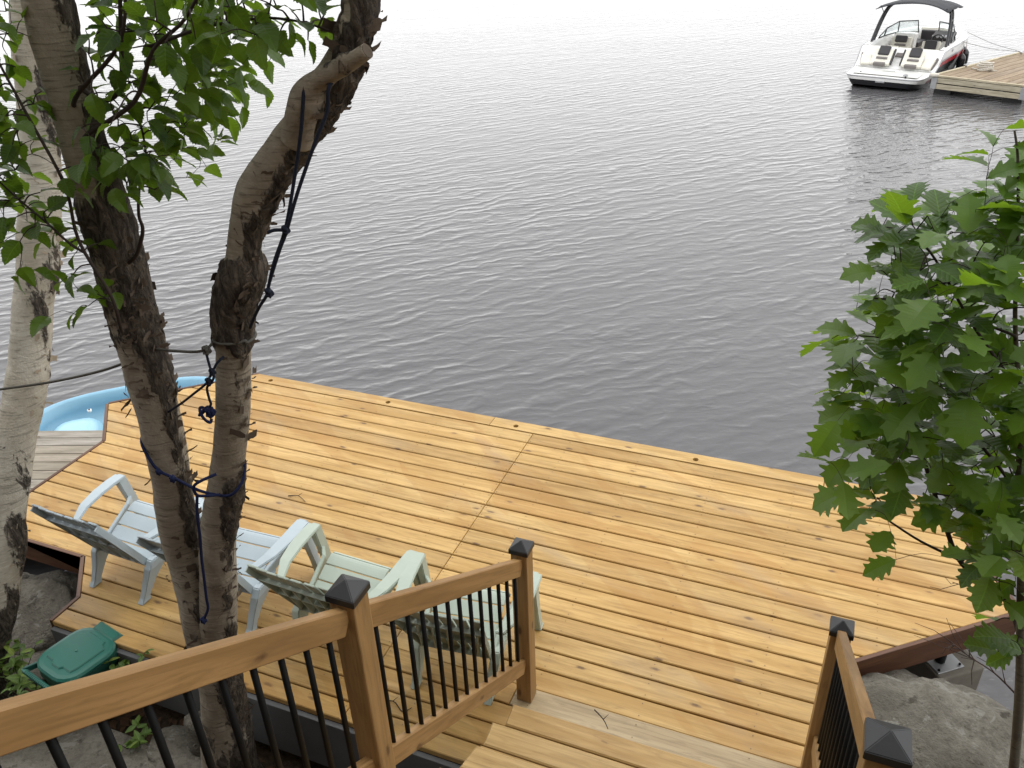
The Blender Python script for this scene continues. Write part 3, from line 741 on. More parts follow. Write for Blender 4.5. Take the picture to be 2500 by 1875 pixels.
grow(birch, [
    ([(-2.50, 2.18, 2.74), (-2.40, 2.165, 2.80), (-2.345, 2.16, 2.87), (-2.321, 2.16, 2.921), (-2.323, 2.16, 2.969), (-2.30, 2.17, 3.06), (-2.26, 2.2, 3.182), (-2.27, 2.22, 3.317)], [.008, .007, .005, .003]),
    ([(-2.50, 2.18, 3.20), (-2.39, 2.1, 3.261), (-2.151, 2.1, 3.376), (-2.027, 2.1, 3.53), (-1.876, 2.1, 3.622), (-1.753, 2.1, 3.75)], [.010, .008, .006, .004]),
    ([(-2.50, 2.17, 3.33), (-2.379, 2.1, 3.396), (-2.147, 2.1, 3.555), (-2.061, 2.1, 3.75)], [.009, .007, .004]),
    ([(-2.48, 2.19, 3.40), (-2.35, 2.16, 3.36), (-2.247, 2.15, 3.406), (-2.199, 2.15, 3.534), (-2.132, 2.15, 3.75)], [.009, .008, .006]),
    ([(-2.05, 2.12, 3.54), (-1.858, 2.15, 3.592), (-1.651, 2.15, 3.619), (-1.524, 2.15, 3.613), (-1.42, 2.15, 3.59)], [.006, .004, .003]),
    ([(-2.53, 2.13, 2.50), (-2.42, 2.03, 2.56), (-2.385, 2.0, 2.712), (-2.461, 2.0, 2.914), (-2.447, 2.0, 3.112), (-2.519, 2.0, 3.336), (-2.571, 2.0, 3.492), (-2.62, 2.0, 3.65)], [.0065, .006, .005, .003]),
    ([(-2.45, 2.0, 2.87), (-2.512, 2.0, 2.90), (-2.592, 2.0, 2.968), (-2.692, 2.0, 3.043), (-2.78, 2.0, 3.12)], [.005, .003])],
    [(PB3, 2.05, .05, 32, .032), (PTp, 2.15, .07, 50, .035), (PB, 2.0, .09, 105, .035), (PB2, 2.0, .07, 50, .04), (PB4, 2.0, .10, 75, .035), (PA, 2.33, .14, 340, .028)],
    BL, (.062, .096), 'twig', 11, leafdir=(.15, .25, -.5), flat=.38)

# the rest of its crown, unseen above, filled out to shade trunks and left deck
R = random.Random(90); cr = MB()
for _ in range(3000):
    a = R.uniform(0, 6.283); rr_ = R.random() ** .5; zc = R.uniform(4.5, 7.4); w = 1.25 * math.sin(min(1, (zc - 4.1) / 3.6) * math.pi) ** .6
    q = Vector((-2.0 + math.cos(a) * rr_ * w * 1.4, 2.2 + math.sin(a) * rr_ * w, zc)); L = R.uniform(.09, .14)
    u = Vector((R.gauss(0, 1), R.gauss(0, 1), R.gauss(0, .5))).normalized(); y_ = u.cross(Vector((R.gauss(0, .4), R.gauss(0, .4), 1))).normalized()
    cr.add([q, q + u * L * .45 + y_ * L * .38, q + u * L, q + u * L * .45 - y_ * L * .38], [(0, 1, 2, 3)])
tag(cr.build('crown', 'birch_leaf_plain', birch), kind='stuff')

# --- the oak sapling at the right
oak = thing('oak_sapling', 'young oak with large lobed green leaves at the right edge beside the boulder', 'tree', (1.14, 2.80, -.30))
ot = [(1.16, 2.80, -.45), (1.12, 2.82, .1), (1.074, 2.85, .501), (.985, 2.85, 1.0), (.915, 2.85, 1.311), (.841, 2.86, 1.627), (.76, 2.87, 1.927), (.68, 2.87, 2.307), (.585, 2.87, 2.642), (.52, 2.87, 2.951), (.469, 2.87, 3.164), (.44, 2.87, 3.25)]
TO = trunk_vf(ot, [.028, .024, .021, .019, .017, .012, .010, .009, .007, .005, .004, .003], seg=14, amp=.12, seed=40, n=8, bias=lambda z, a: -2)
solid('trunk', TO[0], TO[1], 'bark_oak', oak, True)
P1 = [(.33, 2.97), (.50, 3.00), (.62, 2.7), (.84, 1.9), (.86, 1.62), (.80, 1.52), (.66, 1.70), (.60, 2.06), (.40, 2.41), (.32, 2.66), (.20, 2.85), (.24, 2.94)]
P2 = [(.02, 2.42), (.08, 2.53), (.13, 2.66), (.20, 2.65), (.28, 2.66), (.42, 2.58), (.43, 2.36), (.53, 2.07), (.63, 1.84), (.51, 1.85), (.33, 1.79), (.17, 1.87), (.17, 1.99), (.09, 2.17)]
P3 = [(.37, 3.20), (.44, 3.27), (.51, 3.03), (.40, 3.07)]
P5 = [(.22, 3.02), (.52, 3.06), (.60, 2.75), (.36, 2.60), (.18, 2.70), (.13, 2.84), (.15, 2.96)]
P6 = [(.60, 2.0), (.86, 1.95), (.88, 1.60), (.80, 1.50), (.66, 1.66)]
P7 = [(.50, 3.04), (.85, 3.0), (1.10, 1.75), (.84, 1.75), (.70, 2.2), (.56, 2.75)]
P4 = [(.76, 1.36), (.89, 1.46), (.96, 1.26), (.88, 1.26)]
grow(oak, [
    ([(.90, 2.86, 1.36), (.839, 2.95, 1.442), (.666, 2.95, 1.558), (.563, 2.95, 1.74), (.408, 2.95, 2.075), (.293, 2.95, 2.314), (.243, 2.95, 2.459)], [.012, .010, .008, .005]),
    ([(.661, 2.95, 1.575), (.502, 2.95, 1.63), (.37, 2.95, 1.70)], [.006, .004]),
    ([(.80, 2.87, 1.80), (.754, 3.0, 1.93), (.6, 3.0, 2.105), (.493, 3.0, 2.245), (.378, 3.0, 2.361)], [.008, .006, .004]),
    ([(.66, 2.87, 2.36), (.629, 2.85, 2.429), (.461, 2.85, 2.628), (.308, 2.85, 2.838), (.243, 2.85, 2.90)], [.006, .005, .003]),
    ([(.60, 2.87, 2.58), (.573, 2.85, 2.611), (.4, 2.85, 2.653), (.226, 2.85, 2.68), (.15, 2.85, 2.68)], [.006, .004, .003])],
    [(P3, 2.87, .05, 13, .045), (P4, 2.8, .05, 6, .06), (P5, 2.87, .12, 105, .036), (P2, 2.95, .17, 165, .045), (P1, 2.92, .18, 150, .05), (P6, 2.92, .12, 50, .05), (P7, 2.84, .14, 120, .05)],
    OL, (.095, .155), 'twig', 23, 'oak_leaf_plain', leafdir=(-.25, .2, .15), flat=.26, zlim=(-.22, .38))
# bare dead twigs among the leaves and low on the trunk
dt = MB(); R = random.Random(5)
def dead(A, B, n, spread, r=.0035):
    A, B = Vector(A), Vector(B); P = smoothpts([A, A.lerp(B, .35) + Vector((0, 0, .02)), A.lerp(B, .7) + Vector((.01, .02, -.02)), B], 5); dt.tube(P, [r, r * .4], 5)
    for k in range(n):
        p = P[R.randrange(3, len(P))]; e = p + ((B - A).normalized() * .6 + Vector((R.gauss(0, 1), R.gauss(0, 1), R.gauss(0, .8))) * .6) * spread * R.uniform(.5, 1.1)
        m = p.lerp(e, .5) + Vector((R.gauss(0, .01), R.gauss(0, .01), R.gauss(0, .01))); dt.tube([p, m, e], [r * .55, r * .25], 4)
dead((.78, 2.93, 1.93), (.50, 3.12, 2.33), 12, .12)
dead((.74, 2.93, 2.05), (.47, 3.08, 2.25), 10, .10)
dead((.98, 2.86, 1.02), (.70, 2.98, 1.13), 14, .12, .0045)
dead((.86, 2.9, 1.5), (.66, 3.0, 1.42), 8, .1)
tag(dt.build('dead_twig', 'deadtwig', oak), kind='stuff')
# ================================================================== ROCKS AND SHORE
def rock(name, label, c, s, seed, rotz=0, cuts=(), sub=5, amp=.16):
    bm = bmesh.new(); bmesh.ops.create_icosphere(bm, subdivisions=sub, radius=1)
    for v in bm.verts:
        p = v.co.copy(); n = noise.fractal(p * 1.1 + Vector((seed * 7.1, seed, 0)), 1.0, 2.0, 5) * amp * 1.6 + noise.fractal(p * 5 + Vector((0, seed * 3.3, 0)), 1.0, 2.1, 4) * amp * .30 + (1 - abs(noise.noise(p * 9 + Vector((seed, 0, 0)))) * 2) * .012 + noise.noise(p * 26) * .008
        p *= 1 + n
        for nx, ny, nz, d in cuts:
            k = Vector((nx, ny, nz)).normalized(); e = p.dot(k) - d
            if e > 0: p -= k * e * .92
        v.co = p
    for v in bm.verts: v.co = Vector((v.co.x * s[0], v.co.y * s[1], v.co.z * s[2]))
    me = bpy.data.meshes.new(name); bm.to_mesh(me); bm.free(); me.materials.append(M['rock']); me.shade_smooth()
    o = bpy.data.objects.new(name, me); COL.objects.link(o); o.location = c; o.rotation_euler = (0, 0, rotz)
    return tag(o, label, 'rock', 'granite rocks along the bank')
rock('boulder', 'large rounded lichen-spotted boulder behind the right railing', (.93, 3.50, -.56), (.68, .72, .70), 3, .3, ((.5, -.7, .5, .90),), 5, .11)
rock('boulder', 'low boulder at the bottom right corner under the oak trunk', (1.25, 2.82, -.60), (.55, .50, .50), 8, 1.0, ((0, 0, 1, .8),))
rock('rock', 'grey rock tucked into the notch at the left end of the deck', (-4.95, 2.78, -.56), (.44, .33, .38), 11, .4, ((0, -.5, 1, .68), (1, .1, .1, .78)), 5, .11)
rock('rock', 'brownish rock below the notch rock at the foot of the pale birch', (-4.80, 2.44, -.66), (.36, .26, .26), 13, .2, ((0, 0, 1, .6),))
rock('rock', 'dark wet rock in the shade at the far left of the notch', (-5.55, 2.75, -.75), (.45, .40, .33), 15, 1.2)
rock('rock', 'broad flat granite slab under the left railing', (-3.72, 1.66, -.60), (.80, .62, .42), 17, .15, ((0, .2, 1, .62), (.2, 1, .1, .85)))
rock('rock', 'angular granite block between the flat slab and the birch trunk', (-3.16, 2.16, -.60), (.32, .27, .30), 19, .7, ((.3, .1, 1, .6), (-1, .2, .3, .7)))
rock('rock', 'small pale stone on the soil beside the middle railing post', (-2.22, 2.02, -.50), (.16, .14, .12), 23, .2, ((0, 0, 1, .7),), 4)
rock('rock', 'thin stack of slaty stone against the birch base', (-3.04, 2.34, -.42), (.15, .12, .20), 27, .2, ((1, 0, .2, .6),), 4)

# leaf litter on the soil
R = random.Random(77); mb = MB()
for _ in range(1500):
    x = R.uniform(-4.9, -1.3); y = R.uniform(1.0, 2.43); z = ground_z(x, y) + R.uniform(.004, .05); a = R.uniform(0, 6.28); L = R.uniform(.025, .06); W = L * R.uniform(.35, .6)
    u = Vector((math.cos(a), math.sin(a), R.uniform(-.5, .5))).normalized(); w = Vector((-math.sin(a), math.cos(a), R.uniform(-.5, .5))).normalized(); c = Vector((x, y, z))
    mb.add([c - u * L, c + w * W + Vector((0, 0, .01)), c + u * L, c - w * W + Vector((0, 0, .01))], [(0, 1, 2), (0, 2, 3)])
tag(mb.build('leaf_litter', 'dead_leaf'), 'brown dead leaves littering the soil under the railing', 'leaf litter', kind='stuff')

# concrete footing with the steel bracket under the right corner of the deck
ft = thing('deck_footing', 'square concrete footing with a galvanised bracket under the right corner of the deck', 'footing', (1.10, 4.56, -1.2))
FA = math.radians(38)
box('concrete_block', (1.10, 4.60, -.86), (.34, .32, .72), 'concrete', ft, .012, FA)
box('base_plate', (1.08, 4.53, -.494), (.20, .15, .010), 'metal', ft, .001, FA)
tube('post_stub', [(1.06, 4.53, -.49), (1.06, 4.53, -.20)], .032, 'black', ft, 12)
for i in (-1, 1):
    for j in (-1, 1):
        q = Matrix.Rotation(FA, 3, 'Z') @ Vector((i * .08, j * .055, 0)); tube('bolt', [(1.08 + q.x, 4.53 + q.y, -.489), (1.08 + q.x, 4.53 + q.y, -.478)], .008, 'black', ft, 6)

# shrubs round the bin
def shrub(c, label, n, h, seed):
    t = thing('shrub', label, 'plant', c, 0, 'small green shrubs round the bin'); R = random.Random(seed); st = MB()
    for k in range(n):
        a = R.uniform(0, 6.28); L = h * R.uniform(.6, 1.05); lean = R.uniform(.1, .55)
        top = Vector(c) + Vector((math.cos(a) * L * lean, math.sin(a) * L * lean, L)); P = smoothpts([Vector(c), Vector(c).lerp(top, .5) + Vector((0, 0, L * .1)), top], 4)
        st.tube(P, [.004, .0015], 5)
        for q in range(R.randint(5, 8)):
            p = P[R.randint(len(P) // 2, len(P) - 1)] if q else P[-1]; an = R.uniform(0, 6.28)
            out = Vector((math.cos(an), math.sin(an), R.uniform(-.1, .7))).normalized(); y_ = Vector((R.gauss(0, .3), R.gauss(0, .3), 1)).cross(out).normalized()
            m = Matrix((out, y_, out.cross(y_))).transposed().to_4x4(); m.translation = p; s = R.uniform(.045, .08)
            link('leaf', SL[R.randrange(2)], t, m @ Matrix.Diagonal((s, s, s, 1)))
    st.build('stem', 'twig', t)
SL = [leaf_mesh('leaf', [(0, 0, 0), (.2, .16, .2), (.45, .25, .45), (.7, .18, .7), (.88, .08, .88), (1, 0, 1)], 'shrub_leaf', .3, .15 + .15 * i, .04, i) for i in range(2)]
shrub((-4.42, 2.15, -.50), 'yellow-green leafy shrub at the left edge beside the bin handle', 15, .46, 1)
shrub((-4.15, 2.02, -.50), 'low bright green shrub in front of the green bin', 13, .40, 2)
shrub((-3.97, 2.04, -.42), 'small sprig poking up over the railing in front of the bin', 8, .38, 3)
shrub((-3.68, 2.40, -.45), 'fresh green shrub right of the bin against the deck edge', 12, .46, 4)
shrub((-3.40, 2.12, -.52), 'dark green seedling between the railing balusters by the flat slab', 4, .22, 5)
# ================================================================== CHAIRS
def loftbar(sections):
    """sections: list of 4-corner rings"""
    v = [q for s in sections for q in s]; f = [(3, 2, 1, 0)]; n = len(sections)
    for i in range(n - 1):
        for k in range(4): l = (k + 1) % 4; f.append((i * 4 + k, i * 4 + l, (i + 1) * 4 + l, (i + 1) * 4 + k))
    f.append(tuple((n - 1) * 4 + k for k in range(4))); return v, f
def bev(me, off=.004, seg=2):
    bm = bmesh.new(); bm.from_mesh(me); bmesh.ops.recalc_face_normals(bm, faces=bm.faces[:])
    es = [e for e in bm.edges if len(e.link_faces) == 2 and e.calc_face_angle(0) > .5]
    bmesh.ops.bevel(bm, geom=es, offset=off, segments=seg, affect='EDGES', clamp_overlap=True); bm.to_mesh(me); bm.free(); return me
def chair_parts(mat):
    parts = []
    def add(name, v, f, b=.004):
        me = mk(name, v, f, mat); bev(me, b, 2) if b else None; parts.append((name, me))
    # seat: five slats following a dished curve
    prof = [(.262, .300), (.262, .345), (.215, .372), (.13, .345), (.04, .303), (-.05, .262), (-.13, .232)]
    P = smoothpts([(0, a, b) for a, b in prof], 6); tot = len(P) - 1
    bounds = [0, .30, .48, .66, .83, 1.0]
    for i in range(5):
        a, b = bounds[i] + .006, bounds[i + 1] - .006; vs = []; K = 6
        for k in range(K):
            u = (a + (b - a) * k / (K - 1)) * tot; j = min(int(u), tot - 1); p = P[j].lerp(P[j + 1], u - j); w = .205 + .02 * (p.y + .1)
            t = (P[j + 1] - P[j]).normalized(); nn = Vector((0, -t.z, t.y)); nn = nn if nn.z > 0 else -nn
            q = p - nn * .012
            vs.append([(-w, p.y, p.z), (w, p.y, p.z), (w, q.y, q.z), (-w, q.y, q.z)])
        add('seat_slat', *loftbar(vs), b=.003)
    # back: seven fanned slats
    b0 = Vector((0, -.105, .225)); b1 = Vector((0, -.425, .815)); bd = (b1 - b0).normalized(); bn = Vector((0, bd.z, -bd.y))   # bn points forward
    BL_ = (b1 - b0).length
    pt = lambda x, s, o=0: b0 + bd * s + bn * o + Vector((x, 0, 0))
    N = 7
    for i in range(N):
        u0, u1 = -1 + 2 * i / N + .015, -1 + 2 * (i + 1) / N - .015; uc = (u0 + u1) / 2
        top = BL_ - .045 * uc * uc
        wb, wt = .205, .278
        sec = []
        for s in (0, top * .5, top):
            w = wb + (wt - wb) * s / BL_; cur = -.02 * (1 - uc * uc) * s / BL_
            sec.append([pt(u0 * w, s, .008 + cur), pt(u1 * w, s, .008 + cur), pt(u1 * w, s, -.004 + cur), pt(u0 * w, s, -.004 + cur)])
        add('back_slat', *loftbar(sec), b=.003)
    # stiffening ribs behind the slats
    mb = MB()
    def rib(x0, s0, x1, s1): mb.bar(pt(x0, s0, -.022), pt(x1, s1, -.022), .008, .034, up=tuple(bn))
    rib(-.205, .0, -.27, BL_ - .05); rib(.205, .0, .27, BL_ - .05)
    rib(-.20, .02, .20, .02); rib(-.235, .30, .235, .30); rib(-.258, .50, .258, .50)
    for k in range(5): rib(-.20 + k * .085, .03, -.24 + k * .085 + .13, .49)
    add('back_ribs', mb.v, mb.f, 0)
    for s in (-1, 1):
        # arm: broad board bowed in plan, dipping at the back
        o = [(.258, -.185, .485), (.298, -.06, .503), (.312, .08, .512), (.316, .20, .516), (.318, .285, .514)]
        sec = []
        for j, (x, y, z) in enumerate(o):
            w = (.050, .078, .092, .094, .090)[j]
            r = [(s * x, y, z), (s * (x + w), y, z - .003), (s * (x + w), y, z - .023), (s * x, y, z - .020)]
            sec.append(r if s > 0 else [r[1], r[0], r[3], r[2]])
        add('arm', *loftbar(sec), b=.005)
        # front leg dropping from the front of the arm
        sec = []
        for (x, y, z, wx, wy) in ((.355, .262, .512, .030, .034), (.350, .30, .33, .022, .036), (.352, .335, .15, .020, .030), (.356, .355, .02, .022, .030), (.357, .362, .0, .028, .036)):
            sec.append([(s * x - wx, y - wy, z), (s * x + wx, y - wy, z), (s * x + wx, y + wy, z), (s * x - wx, y + wy, z)])
        add('front_leg', *loftbar(sec), b=.005)
        # side rail from the front leg to the back of the seat
        sec = []
        for (x, y, z, h) in ((.335, .29, .315, .05), (.262, .20, .325, .06), (.228, .02, .275, .06), (.215, -.12, .225, .055)):
            sec.append([(s * x - .014, y, z - h / 2), (s * x + .014, y, z - h / 2), (s * x + .014, y, z + h / 2), (s * x - .014, y, z + h / 2)])
        add('side_rail', *loftbar(sec), b=.004)
        # rear leg: broad flared fin running down and back
        sec = []
        for (x, y, z, wx, wy) in ((.235, -.03, .262, .026, .10), (.238, -.085, .215, .028, .085), (.225, -.165, .12, .024, .044), (.220, -.225, .03, .021, .030), (.220, -.245, .0, .026, .040)):
            sec.append([(s * x - wx, y - wy, z), (s * x + wx, y - wy, z), (s * x + wx, y + wy, z), (s * x - wx, y + wy, z)])
        add('rear_leg', *loftbar(sec), b=.006)
        # arm support at the back
        sec = [[(s * .262 - .012, -.19, .44), (s * .262 + .03, -.17, .44), (s * .275 + .03, -.15, .49), (s * .275 - .012, -.17, .49)]]
    return parts
cb, cg = chair_parts('blue_plastic'), chair_parts('green_plastic')
for (x, y, rz, parts, label) in (
        (-4.07, 3.055, -2, cb, 'pale blue plastic deck chair, leftmost of the row by the pale birch'),
        (-3.25, 3.06, 2, cb, 'pale blue plastic deck chair half hidden behind the twin birch trunks'),
        (-2.455, 3.055, -2, cg, 'sage green plastic deck chair behind the middle railing post'),
        (-1.66, 3.08, 6, cg, 'sage green plastic deck chair seen through the balusters, rightmost of the row')):
    t = thing('deck_chair', label, 'chair', (x, y, .002), math.radians(rz), 'plastic deck chairs in a row facing the lake')
    for nm, me in parts: link(nm, me, t, None, True)

# ================================================================== GREEN BIN
bn_ = thing('waste_bin', 'teal green plastic compost bin with closed lid beside the deck edge', 'bin', (-3.95, 2.28, -.52), math.radians(-9))
bn_.rotation_euler = (math.radians(-3), math.radians(3), math.radians(-10))
def rrect(w, h, r, n=5, cx=0, cy=0):
    o = []
    for (sx, sy, a0) in ((1, 1, 0), (-1, 1, 90), (-1, -1, 180), (1, -1, 270)):
        for k in range(n + 1):
            a = math.radians(a0 + 90 * k / n); o.append((cx + sx * (w / 2 - r) + r * math.cos(a), cy + sy * (h / 2 - r) + r * math.sin(a)))
    return o
def loop_loft(rings, capb=True, capt=True):
    n = len(rings[0]); v = [q for r in rings for q in r]; f = []
    for i in range(len(rings) - 1):
        for k in range(n): l = (k + 1) % n; f.append((i * n + k, i * n + l, (i + 1) * n + l, (i + 1) * n + k))
    if capb: f.append(tuple(range(n - 1, -1, -1)))
    if capt: f.append(tuple((len(rings) - 1) * n + k for k in range(n)))
    return v, f
ring = lambda w, h, r, z, cy=0: [(x, y, z) for x, y in rrect(w, h, r, 5, 0, cy)]
v, f = loop_loft([ring(.24, .26, .05, 0), ring(.30, .34, .06, .42), ring(.33, .37, .07, .44), ring(.33, .37, .07, .505), ring(.31, .35, .06, .51)]); solid('bin_body', v, f, 'bin_dark', bn_, True, True)
v, f = loop_loft([ring(.345, .385, .115, .508), ring(.358, .398, .12, .515), ring(.358, .398, .12, .530), ring(.338, .378, .115, .543), ring(.30, .33, .10, .547)]); lid = solid('lid', v, f, 'bin', bn_, False, True)
# raised panel with a stepped outline
pan = [(-.115, -.12), (-.05, -.12), (-.035, -.14), (.035, -.14), (.05, -.12), (.115, -.12), (.125, -.08), (.125, .10), (.085, .12), (.075, .145), (-.075, .145), (-.085, .12), (-.125, .10), (-.125, -.08)]
v, f = prism_vf(pan, .545, .556, .006); solid('raised_panel', v, f, 'bin', lid, False, True)
v, f = tube_vf([(0, 0, .555), (0, 0, .559)], .008, 12); solid('lid_boss', v, f, 'bin', lid, True, True)
v, f = prism_vf([(-.10, .17), (.10, .17), (.11, .245), (-.11, .245)], .50, .552, .012); solid('hinge_cover', v, f, 'bin', bn_, False, True)
tube('hinge_pin', [(-.115, .235, .50), (.115, .235, .50)], .014, 'bin_dark', bn_, 10, 0, True)
for s in (-1, 1): bar('handle_arm', (s * .145, -.15, .50), (s * .145, -.255, .53), .016, .04, 'bin_dark', bn_, .003, local=True)
mb = MB(); mb.tube([(-.15, -.25, .53), (.15, -.25, .53)], .012, 10)
for k in range(17): mb.tube([(-.12 + k * .015, -.25, .53), (-.114 + k * .015, -.25, .53)], .016, 10)
mb.build('grip', 'bin', bn_, False, True)

# ================================================================== ROPES
def rope(name, label, strands, mat, r, knots=(), group=None):
    t = thing(name, label, 'rope', strands[0][0], 0, group)
    for s in strands: tube('strand', s, r, mat, t, 7, 5)
    for c, k in knots:
        R = random.Random(int(c[0] * 1000) + int(c[2] * 77)); P = []
        for i in range(14):
            a = i * 2.1; P.append(Vector(c) + Vector((math.cos(a) * k * .7, math.sin(a * 1.7) * k * .7, math.sin(a * .9 + 1) * k * .8)))
        tube('knot', P, r * 1.05, mat, t, 6, 4)
    return t
def ring_pts(c, rad, a0, a1, n=12, tilt=0):
    return [(c[0] + rad * math.cos(a0 + (a1 - a0) * i / (n - 1)), c[1] + rad * math.sin(a0 + (a1 - a0) * i / (n - 1)), c[2] + tilt * math.cos(a0 + (a1 - a0) * i / (n - 1))) for i in range(n)]
rope('tether_rope', 'grey-brown line stretched from the left edge past both trunks to the right birch trunk',
     [[(-3.9, 2.0, 1.95), (-3.411, 2.05, 2.095), (-3.042, 2.12, 2.175), (-2.75, 2.15, 2.265), (-2.60, 2.20, 2.32)],
      [(-2.49, 2.20, 2.385), (-2.32, 2.15, 2.428), (-2.172, 2.105, 2.47), (-2.097, 2.095, 2.495)],
      [(-2.097, 2.095, 2.495)] + ring_pts((-2.05, 2.2, 2.505), .078, math.radians(230), math.radians(-20)) + ring_pts((-2.05, 2.2, 2.515), .078, math.radians(-20), math.radians(-128), 6)],
     'rope_grey', .0058, [((-2.097, 2.095, 2.495), .016)])
rope('tether_rope', 'dark rope tangle with a knotted blue end hanging from the right birch trunk',
     [[(-2.097, 2.09, 2.49), (-2.085, 2.08, 2.43), (-2.077, 2.08, 2.393), (-2.10, 2.075, 2.36), (-2.125, 2.08, 2.335), (-2.127, 2.08, 2.29), (-2.125, 2.08, 2.265), (-2.140, 2.08, 2.245)],
      [(-2.05, 2.125, 2.46), (-2.067, 2.1, 2.441), (-2.106, 2.09, 2.383), (-2.136, 2.09, 2.346), (-2.226, 2.1, 2.277), (-2.33, 2.13, 2.20), (-2.46, 2.17, 2.11)]],
     'rope_dark', .0050, [((-2.102, 2.075, 2.372), .014), ((-2.085, 2.085, 2.41), .012)])
bt = rope('rope_bundle', 'small navy rope bundle with loops dangling beside the right birch trunk',
     [ring_pts((-2.170, 2.08, 2.225), .019, 0, 6.28, 9, .02), ring_pts((-2.160, 2.075, 2.212), .017, 1, 7.0, 9, -.03), [(-2.140, 2.08, 2.245), (-2.145, 2.075, 2.225), (-2.135, 2.07, 2.21), (-2.12, 2.08, 2.22)]],
     'rope_blue', .0058, [((-2.138, 2.075, 2.228), .017), ((-2.128, 2.078, 2.234), .014)])
rope('hammock_rope', 'navy rope tied round both birch trunks with its loose end hanging down the crotch',
     [[(-2.64, 2.20, 1.985), (-2.60, 2.118, 1.965), (-2.552, 2.095, 1.893), (-2.518, 2.095, 1.848), (-2.454, 2.10, 1.824), (-2.338, 2.10, 1.791), (-2.27, 2.11, 1.777), (-2.21, 2.118, 1.777), (-2.17, 2.13, 1.795), (-2.145, 2.17, 1.84), (-2.16, 2.22, 1.90), (-2.22, 2.25, 1.92)],
      [(-2.23, 2.11, 1.785), (-2.26, 2.07, 1.80), (-2.303, 2.06, 1.80), (-2.298, 2.05, 1.85), (-2.262, 2.06, 1.882), (-2.22, 2.11, 1.893)],
      [(-2.303, 2.06, 1.80), (-2.322, 2.05, 1.7), (-2.346, 2.055, 1.573), (-2.379, 2.06, 1.438), (-2.40, 2.06, 1.305), (-2.42, 2.06, 1.185), (-2.43, 2.06, 1.114), (-2.465, 2.055, 1.045)]],
     'rope_blue', .0065, [((-2.454, 2.095, 1.824), .013), ((-2.518, 2.09, 1.848), .010), ((-2.468, 2.05, 1.038), .013)])
rope('hanging_rope', 'doubled dark rope hanging from the cut stub down the right birch trunk',
     [[(-1.50, 2.16, 3.47), (-1.487, 2.09, 3.445), (-1.516, 2.085, 3.332), (-1.562, 2.085, 3.199), (-1.615, 2.06, 3.025), (-1.679, 2.05, 2.901), (-1.735, 2.06, 2.79)],
      [(-1.40, 2.16, 3.475), (-1.404, 2.09, 3.45), (-1.423, 2.09, 3.379), (-1.466, 2.07, 3.293), (-1.548, 2.055, 3.137), (-1.610, 2.05, 3.01), (-1.647, 2.05, 2.949), (-1.717, 2.055, 2.825), (-1.742, 2.06, 2.775), (-1.80, 2.08, 2.715), (-1.86, 2.11, 2.65), (-1.93, 2.16, 2.58)],
      [(-1.610, 2.045, 3.02), (-1.645, 2.04, 3.018), (-1.668, 2.035, 3.010)]],
     'rope_dark', .0058, [((-1.610, 2.05, 3.02), .012), ((-1.722, 2.05, 2.792), .014)])

# ================================================================== GREY DOCK AND PEDAL BOAT AT THE LEFT
gd = thing('swim_dock', 'weathered grey plank dock beside the left end of the deck', 'dock', (-6.9, 4.4, -1.0))
ang = math.atan2(.337, .942); d_ = Vector((.942, .337, 0)); n_ = Vector((-.337, .942, 0)); o_ = Vector((-6.654, 5.028, -.6))
for i in range(13):
    c = o_ - n_ * (.07 + .1405 * i); A = c - d_ * (1.45 + R.uniform(0, .03)); B = c + d_ * (1.05 - .0 * i)
    bar('plank', A + Vector((0, 0, -.019)), B + Vector((0, 0, -.019)), .132, .038, 'greywood', gd, .004)
for q in (-1.2, -.2, .8):
    A = o_ + d_ * q; bar('stringer', A - n_ * .02 + Vector((0, 0, -.13)), A - n_ * 1.82 + Vector((0, 0, -.13)), .05, .18, 'joist', gd)
for q in (-1.1, .7):
    for w in (.15, 1.6): p = o_ + d_ * q - n_ * w; bar('dock_pile', (p.x, p.y, -1.9), (p.x, p.y, -.64), .11, .11, 'joist', gd)

pb = thing('pedal_boat', 'light blue plastic pedal boat floating beyond the left end of the deck', 'boat', (-6.66, 5.36, -1.0), math.atan2(.66, .75))
def oval(L, W, e, z, n=44, cx=0): return [(cx + L / 2 * abs(math.cos(a)) ** (2 / e) * (1 if math.cos(a) >= 0 else -1), W / 2 * abs(math.sin(a)) ** (2 / e) * (1 if math.sin(a) >= 0 else -1), z) for a in [2 * math.pi * i / n for i in range(n)]]
v, f = loop_loft([oval(1.75, 1.15, 3, -.12), oval(2.00, 1.40, 3, .10), oval(2.07, 1.46, 3, .30), oval(2.09, 1.48, 3, .36), oval(2.03, 1.42, 3, .375), oval(1.93, 1.30, 3, .365), oval(1.88, 1.26, 3, .24), oval(1.80, 1.20, 3, .12)]); solid('hull', v, f, 'pedal', pb, True, True)
# moulded seat humps, the tub between them and the cup holder
def hump(cx, cy, L, W, z0, h, mat, name, rot=0):
    n = 26; rings = []
    for k in range(7):
        s = k / 6; q = math.cos(s * math.pi / 2) ** .55; rings.append([(cx + (x * q), cy + y * q, z0 + h * math.sin(s * math.pi / 2)) for x, y, _ in oval(L, W, 3.2, 0, n)] if k < 6 else [(cx + x * .12, cy + y * .12, z0 + h) for x, y, _ in oval(L, W, 3.2, 0, n)])
    v, f = loop_loft(rings); return solid(name, v, f, mat, pb, True, True)
hump(-.55, -.06, .55, .95, .12, .21, 'pedal_light', 'seat')
hump(-.48, -.36, .45, .50, .12, .20, 'pedal_dark', 'foot_well')
hump(.45, .0, .60, 1.0, .12, .26, 'pedal_light', 'seat')
v, f = tube_vf([(.05, .665, .355), (.05, .665, .382)], .055, 18); solid('cup_holder', v, f, 'pedal_light', pb, True, True)
